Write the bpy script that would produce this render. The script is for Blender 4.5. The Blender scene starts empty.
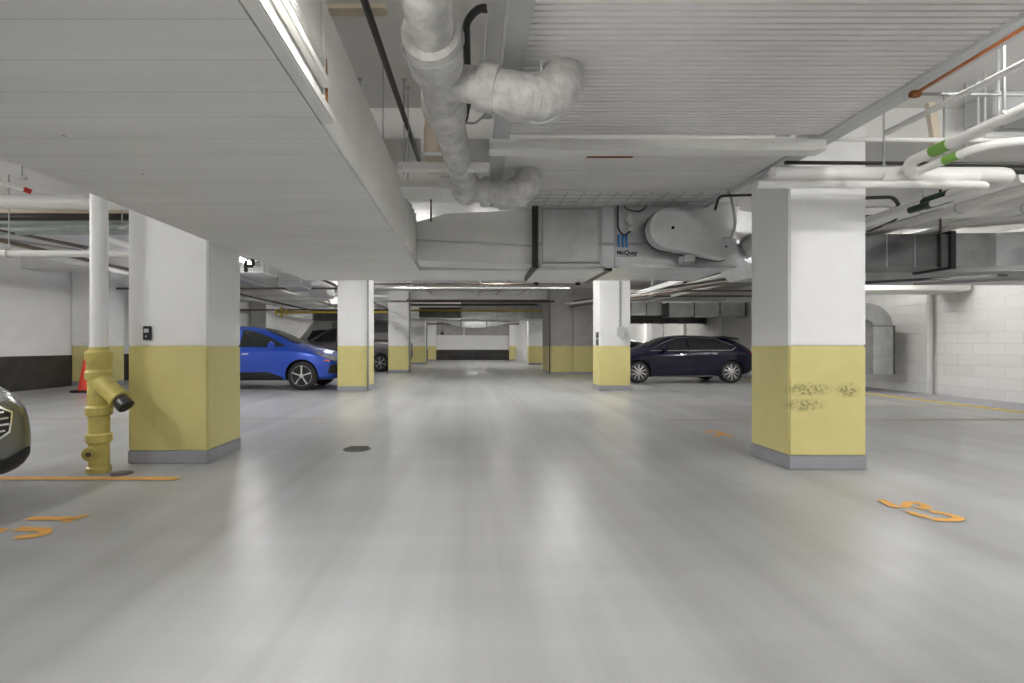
import bpy, bmesh, math, random
from mathutils import Vector, Matrix, geometry
from mathutils.bvhtree import BVHTree
random.seed(7)
S = bpy.context.scene
COL = S.collection
PI = math.pi
F = 490.0; CX = 470.0; CY = 346.0; EYE = 1.1

# ---------------------------------------------------------------- materials
def new_mat(name, col, rough=.6, metal=0.0, var=0.0, vscale=3.0, bump=0.0, bscale=60.0, coat=0.0, stretch=(1, 1, 1), col2=None, spec=.5):
    m = bpy.data.materials.new(name); m.use_nodes = True
    nt = m.node_tree; b = nt.nodes['Principled BSDF']
    b.inputs['Base Color'].default_value = (*col, 1)
    b.inputs['Roughness'].default_value = rough
    b.inputs['Metallic'].default_value = metal
    b.inputs['Coat Weight'].default_value = coat
    b.inputs['Coat Roughness'].default_value = .05
    b.inputs['Specular IOR Level'].default_value = spec
    if var or bump:
        tc = nt.nodes.new('ShaderNodeTexCoord'); mp = nt.nodes.new('ShaderNodeMapping')
        mp.inputs['Scale'].default_value = stretch
        nt.links.new(tc.outputs['Object'], mp.inputs['Vector'])
    if var:
        n = nt.nodes.new('ShaderNodeTexNoise'); n.inputs['Scale'].default_value = vscale; n.inputs['Detail'].default_value = 6
        n.inputs['Roughness'].default_value = .6
        nt.links.new(mp.outputs[0], n.inputs['Vector'])
        r = nt.nodes.new('ShaderNodeValToRGB')
        r.color_ramp.elements[0].position = .32; r.color_ramp.elements[1].position = .68
        c2 = col2 or tuple(c * (1 - var) for c in col)
        r.color_ramp.elements[0].color = (*c2, 1); r.color_ramp.elements[1].color = (*col, 1)
        nt.links.new(n.outputs['Fac'], r.inputs['Fac']); nt.links.new(r.outputs['Color'], b.inputs['Base Color'])
    if bump:
        n2 = nt.nodes.new('ShaderNodeTexNoise'); n2.inputs['Scale'].default_value = bscale; n2.inputs['Detail'].default_value = 4
        nt.links.new(mp.outputs[0], n2.inputs['Vector'])
        bp = nt.nodes.new('ShaderNodeBump'); bp.inputs['Strength'].default_value = bump; bp.inputs['Distance'].default_value = .01
        nt.links.new(n2.outputs['Fac'], bp.inputs['Height']); nt.links.new(bp.outputs['Normal'], b.inputs['Normal'])
    return m

def emit_mat(name, col, strength):
    m = bpy.data.materials.new(name); m.use_nodes = True
    b = m.node_tree.nodes['Principled BSDF']
    b.inputs['Base Color'].default_value = (*col, 1)
    b.inputs['Emission Color'].default_value = (*col, 1); b.inputs['Emission Strength'].default_value = strength
    return m

LAMP = 75.0
M = {}
M['white'] = new_mat('white_paint', (.84, .835, .83), .55, var=.07, vscale=2.2, bump=.15, bscale=25)
M['colwhite'] = new_mat('column_white', (.85, .85, .85), .5, var=.05, vscale=2.5, bump=.12, bscale=30)
M['yellow'] = new_mat('yellow_paint', (.69, .62, .26), .45, var=.08, vscale=3, bump=.12, bscale=30)
M['hydrant'] = new_mat('yellow_iron', (.66, .56, .16), .45, var=.25, vscale=9, bump=.3, bscale=25)
M['plinth'] = new_mat('grey_base_paint', (.34, .34, .37), .5, var=.12, vscale=8)
M['soffit'] = new_mat('painted_soffit', (.82, .815, .80), .6, var=.10, vscale=1.5, bump=.12, bscale=8, stretch=(.35, 3.0, 1))
M['ceil'] = new_mat('ceiling_paint', (.80, .79, .775), .7, var=.12, vscale=1.1, bump=.12, bscale=10)
M['beamw'] = new_mat('beam_white', (.82, .815, .79), .55, var=.12, vscale=2.0, bump=.1, bscale=12)
M['pipew'] = new_mat('white_pipe', (.74, .735, .72), .4, var=.10, vscale=5, bump=.12, bscale=20)
M['pvc'] = new_mat('jacket_white', (.80, .79, .77), .35, var=.06, vscale=6)
M['iron'] = new_mat('painted_iron', (.72, .71, .68), .5, var=.4, vscale=9, bump=.8, bscale=26)
M['deck'] = new_mat('deck_paint', (.82, .81, .795), .45, var=.12, vscale=1.3)
M['groove'] = new_mat('deck_groove', (.30, .29, .28), .7)
M['frame'] = new_mat('steel_frame_grey', (.55, .56, .57), .5, var=.08, vscale=2)
M['galv'] = new_mat('galvanised', (.66, .67, .68), .34, metal=.85, var=.25, vscale=3.5, bump=.08, bscale=6)
M['galvlight'] = new_mat('galvanised_light', (.74, .75, .76), .38, metal=.6, var=.15, vscale=5, bump=.08, bscale=8)
M['galvmid'] = new_mat('galvanised_mid', (.40, .41, .42), .32, metal=.75, var=.35, vscale=3)
M['galvdark'] = new_mat('galvanised_dark', (.16, .16, .165), .3, metal=.7, var=.45, vscale=2.5)
M['black'] = new_mat('black_plastic', (.012, .012, .013), .45)
M['blackpipe'] = new_mat('black_pipe', (.035, .028, .024), .45, var=.4, vscale=12)
M['brownsteel'] = new_mat('brown_steel', (.16, .12, .09), .5, var=.5, vscale=10)
M['rust'] = new_mat('rust', (.33, .12, .03), .8, var=.5, vscale=25)
M['copper'] = new_mat('copper_pipe', (.62, .22, .08), .38, metal=.6, var=.3, vscale=12)
M['green'] = new_mat('green_band', (.17, .36, .06), .5)
M['darkgreen'] = new_mat('dark_green_band', (.008, .028, .016), .4)
M['greenpipe'] = new_mat('green_grey_pipe', (.42, .47, .44), .5, var=.2, vscale=5)
M['blackband'] = new_mat('black_wall_band', (.018, .017, .018), .28, var=.7, vscale=2.5, col2=(.05, .045, .045))
M['red'] = new_mat('red_paint', (.55, .03, .02), .45)
M['orangecone'] = new_mat('cone_orange', (.80, .06, .025), .45)
M['orange'] = new_mat('orange_marking', (.80, .42, .10), .6, var=.15, vscale=14)
M['lineyellow'] = new_mat('yellow_line', (.80, .62, .10), .55, var=.12, vscale=10)
M['fadedorange'] = new_mat('faded_line', (.60, .44, .30), .5, var=.3, vscale=8)
M['concrete'] = new_mat('raw_concrete', (.43, .42, .41), .7, var=.2, vscale=2.2, bump=.15, bscale=14, stretch=(1, 1, 2))
M['tan'] = new_mat('tan_panel', (.62, .54, .42), .6, var=.1, vscale=4)
M['yellowpipe'] = new_mat('yellow_gas_pipe', (.62, .44, .06), .45)
M['rubber'] = new_mat('tyre_rubber', (.012, .012, .012), .7)
M['alloy'] = new_mat('alloy', (.72, .72, .73), .25, metal=.85)
M['chrome'] = new_mat('chrome', (.85, .85, .86), .12, metal=1)
M['glass'] = new_mat('car_glass', (.012, .016, .016), .06, spec=.8)
M['lamp'] = new_mat('headlamp_glass', (.50, .53, .56), .12, metal=.3, coat=1, var=.5, vscale=14)
M['amber'] = new_mat('amber_lens', (.8, .12, .02), .3)
M['blue'] = new_mat('blue_car_paint', (.012, .07, .50), .28, metal=.35, coat=1)
M['navy'] = new_mat('navy_car_paint', (.002, .0025, .02), .25, coat=.35, spec=.3)
M['grey'] = new_mat('grey_car_paint', (.16, .165, .16), .25, metal=.5, coat=1)
M['truck'] = new_mat('brown_grey_car_paint', (.13, .115, .11), .3, metal=.4, coat=.8)
M['carblack'] = new_mat('black_car_paint', (.008, .008, .01), .22, coat=1)
M['van'] = new_mat('van_white', (.78, .78, .77), .35, coat=.4)
M['bluelogo'] = new_mat('logo_blue', (.05, .25, .62), .5)
M['ink'] = new_mat('logo_ink', (.03, .03, .035), .5)
M['cable'] = new_mat('black_cable', (.02, .02, .02), .5)
M['greycable'] = new_mat('grey_conduit', (.40, .40, .40), .4, metal=.3)
M['tube'] = emit_mat('fluorescent_tube', (1.0, .985, .955), LAMP)
M['green_bin'] = new_mat('green_bin', (.06, .16, .04), .5)
M['walkway'] = new_mat('walkway_grey', (.38, .38, .42), .5, var=.12, vscale=5)

def floor_material():
    m = bpy.data.materials.new('epoxy_floor'); m.use_nodes = True
    nt = m.node_tree; N = nt.nodes; L = nt.links; b = N['Principled BSDF']
    tc = N.new('ShaderNodeTexCoord')
    def noise(scale, stretch, detail=5, rough=.55):
        mp = N.new('ShaderNodeMapping'); mp.inputs['Scale'].default_value = stretch
        L.new(tc.outputs['Object'], mp.inputs['Vector'])
        n = N.new('ShaderNodeTexNoise'); n.inputs['Scale'].default_value = scale; n.inputs['Detail'].default_value = detail
        n.inputs['Roughness'].default_value = rough
        L.new(mp.outputs[0], n.inputs['Vector']); return n
    def ramp(src, p0, c0, p1, c1):
        r = N.new('ShaderNodeValToRGB'); r.color_ramp.elements[0].position = p0; r.color_ramp.elements[1].position = p1
        r.color_ramp.elements[0].color = (*c0, 1); r.color_ramp.elements[1].color = (*c1, 1)
        L.new(src, r.inputs['Fac']); return r
    base = ramp(noise(.5, (1, 1, 1)).outputs['Fac'], .35, (.45, .46, .475), .65, (.52, .53, .54))
    # long darker noise streaks running with the aisle
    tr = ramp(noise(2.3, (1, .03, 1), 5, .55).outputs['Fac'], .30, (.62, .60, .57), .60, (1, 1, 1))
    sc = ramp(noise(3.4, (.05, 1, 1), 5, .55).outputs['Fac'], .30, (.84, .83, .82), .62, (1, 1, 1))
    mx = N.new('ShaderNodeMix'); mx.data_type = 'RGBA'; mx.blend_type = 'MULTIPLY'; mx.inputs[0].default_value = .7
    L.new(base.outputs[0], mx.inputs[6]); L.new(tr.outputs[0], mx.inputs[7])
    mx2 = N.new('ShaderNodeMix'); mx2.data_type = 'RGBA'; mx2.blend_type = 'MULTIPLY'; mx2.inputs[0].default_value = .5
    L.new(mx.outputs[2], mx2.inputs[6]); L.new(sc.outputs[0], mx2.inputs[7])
    # fine grit
    gr = ramp(noise(140, (1, 1, 1), 3).outputs['Fac'], .3, (.88, .88, .88), .7, (1, 1, 1))
    mx3 = N.new('ShaderNodeMix'); mx3.data_type = 'RGBA'; mx3.blend_type = 'MULTIPLY'; mx3.inputs[0].default_value = .7
    L.new(mx2.outputs[2], mx3.inputs[6]); L.new(gr.outputs[0], mx3.inputs[7])
    L.new(mx3.outputs[2], b.inputs['Base Color'])
    rr = ramp(noise(.9, (1, .15, 1)).outputs['Fac'], .3, (.28,) * 3, .7, (.31,) * 3)
    L.new(rr.outputs[0], b.inputs['Roughness'])
    bp = N.new('ShaderNodeBump'); bp.inputs['Strength'].default_value = .3; bp.inputs['Distance'].default_value = .003
    L.new(noise(110, (1, 1, 1), 3).outputs['Fac'], bp.inputs['Height']); L.new(bp.outputs['Normal'], b.inputs['Normal'])
    return m
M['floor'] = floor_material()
def soffit_material():
    m = M['soffit']; nt = m.node_tree; N = nt.nodes; L = nt.links; b = N['Principled BSDF']
    tc = N.new('ShaderNodeTexCoord'); br = N.new('ShaderNodeTexBrick')
    br.inputs['Brick Width'].default_value = 40; br.inputs['Row Height'].default_value = .21; br.inputs['Scale'].default_value = 1
    br.inputs['Mortar Size'].default_value = .0035; br.inputs['Mortar Smooth'].default_value = .3
    br.inputs['Color1'].default_value = (1, 1, 1, 1); br.inputs['Color2'].default_value = (.965, .965, .96, 1); br.inputs['Mortar'].default_value = (.80, .79, .775, 1)
    L.new(tc.outputs['Object'], br.inputs['Vector'])
    mx = N.new('ShaderNodeMix'); mx.data_type = 'RGBA'; mx.blend_type = 'MULTIPLY'; mx.inputs[0].default_value = 1
    src = b.inputs['Base Color'].links[0].from_socket
    L.new(src, mx.inputs[6]); L.new(br.outputs['Color'], mx.inputs[7])
    # pin holes and specks
    vo = N.new('ShaderNodeTexVoronoi'); vo.inputs['Scale'].default_value = 2.6; L.new(tc.outputs['Object'], vo.inputs['Vector'])
    r = N.new('ShaderNodeValToRGB'); r.color_ramp.elements[0].position = .022; r.color_ramp.elements[1].position = .04
    r.color_ramp.elements[0].color = (.25, .22, .2, 1); r.color_ramp.elements[1].color = (1, 1, 1, 1); L.new(vo.outputs['Distance'], r.inputs['Fac'])
    m2 = N.new('ShaderNodeMix'); m2.data_type = 'RGBA'; m2.blend_type = 'MULTIPLY'; m2.inputs[0].default_value = 1
    L.new(mx.outputs[2], m2.inputs[6]); L.new(r.outputs[0], m2.inputs[7]); L.new(m2.outputs[2], b.inputs['Base Color'])
soffit_material()

def block_material():
    m = bpy.data.materials.new('painted_block'); m.use_nodes = True
    nt = m.node_tree; N = nt.nodes; L = nt.links; b = N['Principled BSDF']
    tc = N.new('ShaderNodeTexCoord'); sx = N.new('ShaderNodeSeparateXYZ'); cx = N.new('ShaderNodeCombineXYZ')
    L.new(tc.outputs['Object'], sx.inputs[0]); L.new(sx.outputs['Y'], cx.inputs['X']); L.new(sx.outputs['Z'], cx.inputs['Y'])
    br = N.new('ShaderNodeTexBrick'); br.inputs['Scale'].default_value = 1
    br.inputs['Brick Width'].default_value = .62; br.inputs['Row Height'].default_value = .23
    br.inputs['Mortar Size'].default_value = .008; br.inputs['Mortar Smooth'].default_value = .5
    br.inputs['Color1'].default_value = (.76, .755, .74, 1); br.inputs['Color2'].default_value = (.71, .705, .69, 1)
    br.inputs['Mortar'].default_value = (.62, .615, .60, 1)
    L.new(cx.outputs[0], br.inputs['Vector']); L.new(br.outputs['Color'], b.inputs['Base Color'])
    bp = N.new('ShaderNodeBump'); bp.inputs['Strength'].default_value = .5; bp.inputs['Distance'].default_value = .006; bp.invert = True
    L.new(br.outputs['Fac'], bp.inputs['Height']); L.new(bp.outputs['Normal'], b.inputs['Normal'])
    b.inputs['Roughness'].default_value = .6
    return m
M['block'] = block_material()

# ---------------------------------------------------------------- mesh builder
class MB:
    def __init__(s): s.bm = bmesh.new(); s.mi = 0
    def mat(s, i): s.mi = i; return s
    def face(s, vs, smooth=False):
        try:
            f = s.bm.faces.new(vs); f.material_index = s.mi; f.smooth = smooth; return f
        except ValueError: return None
    def box(s, x0, x1, y0, y1, z0, z1, bev=0.0):
        if bev > 0:
            t = bmesh.new(); bmesh.ops.create_cube(t, size=1)
            for v in t.verts: v.co = Vector(((x0 + x1) / 2 + v.co.x * (x1 - x0), (y0 + y1) / 2 + v.co.y * (y1 - y0), (z0 + z1) / 2 + v.co.z * (z1 - z0)))
            bmesh.ops.bevel(t, geom=t.edges[:], offset=bev, segments=2, affect='EDGES')
            s.merge(t); return s
        v = [s.bm.verts.new((x, y, z)) for x in (x0, x1) for y in (y0, y1) for z in (z0, z1)]
        for q in ((0, 1, 3, 2), (4, 6, 7, 5), (0, 4, 5, 1), (2, 3, 7, 6), (0, 2, 6, 4), (1, 5, 7, 3)): s.face([v[i] for i in q])
        return s
    def merge(s, t, mx=None, smooth=False):
        mp = {}
        for v in t.verts: mp[v] = s.bm.verts.new(mx @ v.co if mx else v.co)
        for f in t.faces: s.face([mp[v] for v in f.verts], smooth)
        t.free()
    def prism(s, pts, y0, y1, axis='y', smooth=False):
        # pts 2D polygon; extruded along the axis. 'y': pts=(x,z); 'x': pts=(y,z); 'z': pts=(x,y)
        def mk(p, t): return {'y': (p[0], t, p[1]), 'x': (t, p[0], p[1]), 'z': (p[0], p[1], t)}[axis]
        a = [s.bm.verts.new(mk(p, y0)) for p in pts]; b = [s.bm.verts.new(mk(p, y1)) for p in pts]
        s.face(a); s.face(b[::-1]); n = len(pts)
        for i in range(n): s.face([a[i], b[i], b[(i + 1) % n], a[(i + 1) % n]], smooth)
        return s
    def tube(s, path, r, seg=12, cap=True, smooth=True):
        P = [Vector(p) for p in path]; n = len(P)
        R = r if isinstance(r, (list, tuple)) else [r] * n
        T = []
        for i in range(n):
            a = P[max(i - 1, 0)]; b = P[min(i + 1, n - 1)]; d = b - a
            if d.length < 1e-9: d = T[-1] if T else Vector((0, 0, 1))
            T.append(d.normalized())
        up = Vector((0, 0, 1)) if abs(T[0].z) < .9 else Vector((1, 0, 0))
        nrm = (up - T[0] * up.dot(T[0])).normalized(); rings = []
        for i in range(n):
            nrm = (nrm - T[i] * nrm.dot(T[i])).normalized(); bn = T[i].cross(nrm)
            rings.append([s.bm.verts.new(P[i] + (nrm * math.cos(2 * PI * k / seg) + bn * math.sin(2 * PI * k / seg)) * R[i]) for k in range(seg)])
        for i in range(n - 1):
            for k in range(seg): s.face([rings[i][k], rings[i][(k + 1) % seg], rings[i + 1][(k + 1) % seg], rings[i + 1][k]], smooth)
        if cap: s.face(rings[0][::-1]); s.face(rings[-1])
        return s
    def lathe(s, prof, c, axis='z', seg=24):
        # prof list of (radius, offset) along axis from c
        ax = {'x': Vector((1, 0, 0)), 'y': Vector((0, 1, 0)), 'z': Vector((0, 0, 1))}[axis] if isinstance(axis, str) else axis.normalized()
        u = ax.orthogonal().normalized(); w = ax.cross(u); c = Vector(c); rings = []
        for r, t in prof: rings.append([s.bm.verts.new(c + ax * t + (u * math.cos(2 * PI * k / seg) + w * math.sin(2 * PI * k / seg)) * max(r, 1e-4)) for k in range(seg)])
        for i in range(len(prof) - 1):
            for k in range(seg): s.face([rings[i][k], rings[i][(k + 1) % seg], rings[i + 1][(k + 1) % seg], rings[i + 1][k]], True)
        s.face(rings[0][::-1]); s.face(rings[-1])
        return s
    def build(s, name, mats, parent=None, loc=None):
        me = bpy.data.meshes.new(name)
        bmesh.ops.recalc_face_normals(s.bm, faces=s.bm.faces[:])
        for e in s.bm.edges:
            if len(e.link_faces) == 2 and e.calc_face_angle(0) > .55: e.smooth = False
        s.bm.to_mesh(me); s.bm.free()
        for m in (mats if isinstance(mats, (list, tuple)) else [mats]): me.materials.append(M[m] if isinstance(m, str) else m)
        o = bpy.data.objects.new(name, me); COL.objects.link(o)
        if loc: o.location = loc
        if parent: o.parent = parent
        return o

def fillet(pts, rad, seg=6):
    P = [Vector(p) for p in pts]; out = [P[0]]
    for i in range(1, len(P) - 1):
        a = (P[i - 1] - P[i]); b = (P[i + 1] - P[i]); r = min(rad, a.length * .45, b.length * .45)
        a = a.normalized() * r; b = b.normalized() * r
        for k in range(seg + 1):
            t = k / seg; out.append((P[i] + a) * (1 - t) ** 2 + P[i] * 2 * t * (1 - t) + (P[i] + b) * t ** 2)
    out.append(P[-1]); return out

def tag(o, label=None, cat=None, group=None, kind=None):
    if label: o['label'] = label
    if cat: o['category'] = cat
    if group: o['group'] = group
    if kind: o['kind'] = kind
    return o
def empty(name, loc, label, cat, group=None, rz=0):
    o = bpy.data.objects.new(name, None); COL.objects.link(o); o.location = loc; o.rotation_euler = (0, 0, rz)
    return tag(o, label, cat, group)
def copy_tree(o, parent=None):
    c = o.copy(); COL.objects.link(c)
    if parent: c.parent = parent
    for ch in list(o.children): copy_tree(ch, c)
    return c
def struct(o): o['kind'] = 'structure'; return o

# ---------------------------------------------------------------- room shell
XL, XR, YB, YF, H = -11.0, 10.5, 36.5, -7.0, 3.35
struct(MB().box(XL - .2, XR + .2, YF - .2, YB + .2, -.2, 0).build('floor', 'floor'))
struct(MB().box(XL - .2, XR + .2, YF - .2, YB + .2, H, H + .2).build('ceiling', 'ceil'))
struct(MB().box(XL - .2, XL, YF, YB, 0, H).build('wall_left', 'white'))
struct(MB().box(XR, XR + .2, YF, YB, 0, H).build('wall_right', 'block'))
struct(MB().box(XL - .2, XR + .2, YB, YB + .2, 0, H).build('wall_back', 'white'))
struct(MB().box(XL - .2, XR + .2, YF - .2, YF, 0, H).build('wall_front', 'white'))
struct(MB().box(XL, XL + .03, 2, YB, 0, .85, .006).build('baseboard_left', 'blackband'))
struct(MB().box(XL + .03, 3.1, YB - .04, YB, 0.05, .82, .006).build('baseboard_back', 'blackband'))
b = MB().box(XL + .03, -.5, YB - .02, YB, 1.9, H).box(-.4, 3.1, YB - .02, YB, 1.9, H)
struct(b.build('wall_back_panel', 'concrete'))
# curb walk along the right wall, with its yellow edge
struct(MB().box(9.27, XR, 2, YB, 0, .012).build('floor_walkway', 'walkway'))
# core wall: raw concrete over a yellow dado
b = MB().box(3.18, 4.05, 19.3, 21.5, 1.1, H).box(4.07, 5.6, 19.32, 21.5, 1.1, H)
b.mat(1).box(3.18, 4.05, 19.3, 21.5, .08, 1.1).box(4.07, 5.6, 19.32, 21.5, .08, 1.1)
b.mat(2).box(3.17, 4.06, 19.29, 21.5, 0, .08).box(4.06, 5.61, 19.3, 21.5, 0, .08)
struct(b.build('wall_core', ['concrete', 'yellow', 'plinth']))
# downstand beams across the ceiling over each column line
for k, (y0, y1, zb, mt) in enumerate(((4.62, 5.15, 3.06, 'beamw'), (12.0, 12.6, 3.0, 'beamw'), (20.2, 20.8, 2.98, 'ceil'), (28.6, 29.2, 2.98, 'ceil'))):
    struct(MB().box(XL, XR, y0, y1, zb, H, .01).build('trim_%d' % (k + 1), mt))
# big low painted bulkhead on the left, with its return under the white duct
SZ = 2.08
b = MB()
b.box(-2.44, -.66, -1.2, 7.3, SZ, 2.65)
b.box(-.66, 1.0, 6.35, 7.3, SZ, 2.65)
bulk = struct(b.build('ceiling_bulkhead', ['soffit']))
# pressed steel lip and ribs on the aisle side of the bulkhead
b = MB()
b.box(-.657, -.60, -1.2, 2.17, SZ + .002, SZ + .05, .006)
b.box(-.657, -.62, -1.2, 2.17, SZ + .16, SZ + .20, .006)
b.box(-.657, -.635, -1.2, 2.17, SZ + .26, SZ + .29, .006)
b.box(-.657, -.645, 2.17, 5.75, SZ + .002, SZ + .55)
for i in range(5): b.tube([(-.64, 4.9 + i * .18, SZ + .02), (-.64, 4.9 + i * .18, 2.62)], .02, 8)
struct(b.build('ceiling_bulkhead_cladding', 'beamw'))
tag(MB().tube([(-.638, 2.185, SZ + .04), (-.64, 2.185, SZ + .30)], [.007, .003], 6).build('rust_streak', 'rust'), 'short rusty seam on the side face of the left bulkhead', 'rust stain')
struct(MB().box(XL, -3.9, 3.0, 3.35, 3.0, H).build('trim_5', 'beamw'))

# ---------------------------------------------------------------- columns
def column(x0, x1, y0, y1, label, top=H, group='yellow-banded concrete columns', band=True, side='colwhite'):
    b = MB()
    bev = .012
    b.mat(0).box(x0, x1, y0, y1, 1.1, top, bev)
    b.mat(1).box(x0, x1, y0, y1, .12, 1.1 + .001, bev)
    b.mat(2).box(x0 - .004, x1 + .004, y0 - .004, y1 + .004, 0, .125, .008)
    o = b.build('concrete_column', [side, 'yellow', 'plinth'])
    return tag(o, label, 'column', group)
column(-3.19, -2.445, 4.57, 5.22, 'near left column, white over yellow, with a small black reader on its face', top=3.06)
column(-3.22, -2.50, 11.9, 12.75, 'column hiding the nose of the blue SUV, white over yellow')
column(-3.34, -2.50, 20.0, 20.75, 'third column of the left row, behind the column beside the blue SUV')
column(-3.6, -2.7, 29.4, 30.1, 'slim far column of the left row, near the back wall')
cR = column(2.84, 3.527, 4.36, 4.95, 'large near right column, white over yellow with dark scuffs on the yellow', top=3.06)
column(3.2, 3.96, 12.1, 12.75, 'column in front of the navy car with a conduit and grey box on it')
column(3.4, 4.3, 28.4, 29.1, 'bright white-faced far column just left of the grey core wall')
column(-10.97, -9.95, 13.5, 14.1, 'wall column behind the orange cone, white over yellow')
column(-10.97, -10.2, 24.5, 25.2, 'white wall pilaster seen above the blue SUV')
column(2.9, 3.36, 36.0, 36.45, 'shallow yellow-banded pier against the far back wall')
column(-3.1, -2.5, 35.9, 36.45, 'narrow yellow-banded pier at the left end of the far black wall band')
column(9.8, 10.45, 26.5, 27.2, 'white pilaster on the right wall behind the navy car')

# rubbed scuffs on the yellow band of the near right column
def scuffed_yellow():
    m = M['yellow'].copy(); m.name = 'scuffed_yellow'; nt = m.node_tree; N = nt.nodes; L = nt.links; b = N['Principled BSDF']
    tc = N.new('ShaderNodeTexCoord'); src = b.inputs['Base Color'].links[0].from_socket
    def blob(cx, cz, rx, rz):
        mp = N.new('ShaderNodeMapping'); mp.inputs['Location'].default_value = (-cx / rx, -4.34 / .16, -cz / rz); mp.inputs['Scale'].default_value = (1 / rx, 1 / .16, 1 / rz)
        g = N.new('ShaderNodeTexGradient'); g.gradient_type = 'SPHERICAL'; L.new(tc.outputs['Object'], mp.inputs[0]); L.new(mp.outputs[0], g.inputs[0]); return g.outputs['Fac']
    def op(k, a_, b_):
        n = N.new('ShaderNodeMath'); n.operation = k
        for i, v in enumerate((a_, b_)):
            if isinstance(v, (int, float)): n.inputs[i].default_value = v
            else: L.new(v, n.inputs[i])
        n.use_clamp = True; return n.outputs[0]
    bl = op('ADD', op('ADD', blob(3.0, .715, .26, .075), blob(2.98, .575, .22, .07)), blob(3.36, .71, .13, .08))
    no = N.new('ShaderNodeTexNoise'); no.inputs['Scale'].default_value = 38; no.inputs['Detail'].default_value = 5; L.new(tc.outputs['Object'], no.inputs['Vector'])
    r = N.new('ShaderNodeValToRGB'); r.color_ramp.elements[0].position = .44; r.color_ramp.elements[1].position = .62; L.new(no.outputs['Fac'], r.inputs['Fac'])
    f = op('MULTIPLY', op('MULTIPLY', bl, 1.7), op('ADD', op('MULTIPLY', r.outputs[0], .8), .15))
    mx = N.new('ShaderNodeMix'); mx.data_type = 'RGBA'; L.new(f, mx.inputs[0]); L.new(src, mx.inputs[6]); mx.inputs[7].default_value = (.22, .19, .08, 1); L.new(mx.outputs[2], b.inputs['Base Color'])
    return m
cR.data.materials[1] = scuffed_yellow()

# black reader on column one
o = empty('card_reader', (-3.0, 4.57, 1.22), 'small black card reader fixed to the near left column', 'card reader')
MB().box(-.035, .035, -.03, 0, -.065, .065, .006).build('housing', 'black', o)
MB().box(-.022, .022, -.033, -.03, .005, .04, .001).build('display', 'galv', o)
MB().lathe([(.008, 0), (.008, -.004)], (0, -.03, -.03), 'y', 12).build('button', 'chrome', o)
# box + conduit on second right column
o = empty('junction_box', (3.72, 12.1, 1.45), 'grey junction box hanging on the column before the navy car', 'junction box')
MB().box(-.10, .10, -.12, -.002, -.12, .12, .02).build('box', 'frame', o)
MB().box(-.06, .06, -.15, -.12, -.2, -.02, .02).build('socket', 'galvlight', o)
MB().tube([(-.03, -.04, .12), (-.03, -.04, 1.5)], .016, 8).build('conduit', 'greycable', o)
o = empty('sign_plate', (3.2, 12.3, 1.28), 'small dark plate pair on the side of the column before the navy car', 'sign')
MB().box(-.012, -.001, -.12, .12, .02, .17).box(-.012, -.001, -.12, .12, -.16, -.01).build('plate', 'galvdark', o)
# conduit on col 2 right corner
tag(MB().tube([(-2.47, 11.87, .02), (-2.47, 11.87, 3.3)], .022, 8).build('conduit', 'greycable'), 'upright grey conduit on the corner of the column beside the blue SUV', 'conduit')
tag(MB().tube([(-2.47, 19.97, .02), (-2.47, 19.97, 3.3)], .028, 8).build('conduit', 'greycable'), 'upright grey conduit on the corner of the third left column', 'conduit')
tag(MB().tube([(-2.6, 29.3, .02), (-2.6, 29.3, 3.3)], .04, 8).build('conduit', 'greycable'), 'upright conduit on the slim far left column', 'conduit')
tag(MB().tube([(3.12, 19.2, .02), (3.12, 19.2, 2.9), (-2.5, 19.2, 2.9)], .025, 8).build('conduit', 'brownsteel'), 'thin dark conduit up the edge of the grey core wall and across the aisle', 'conduit')

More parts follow.
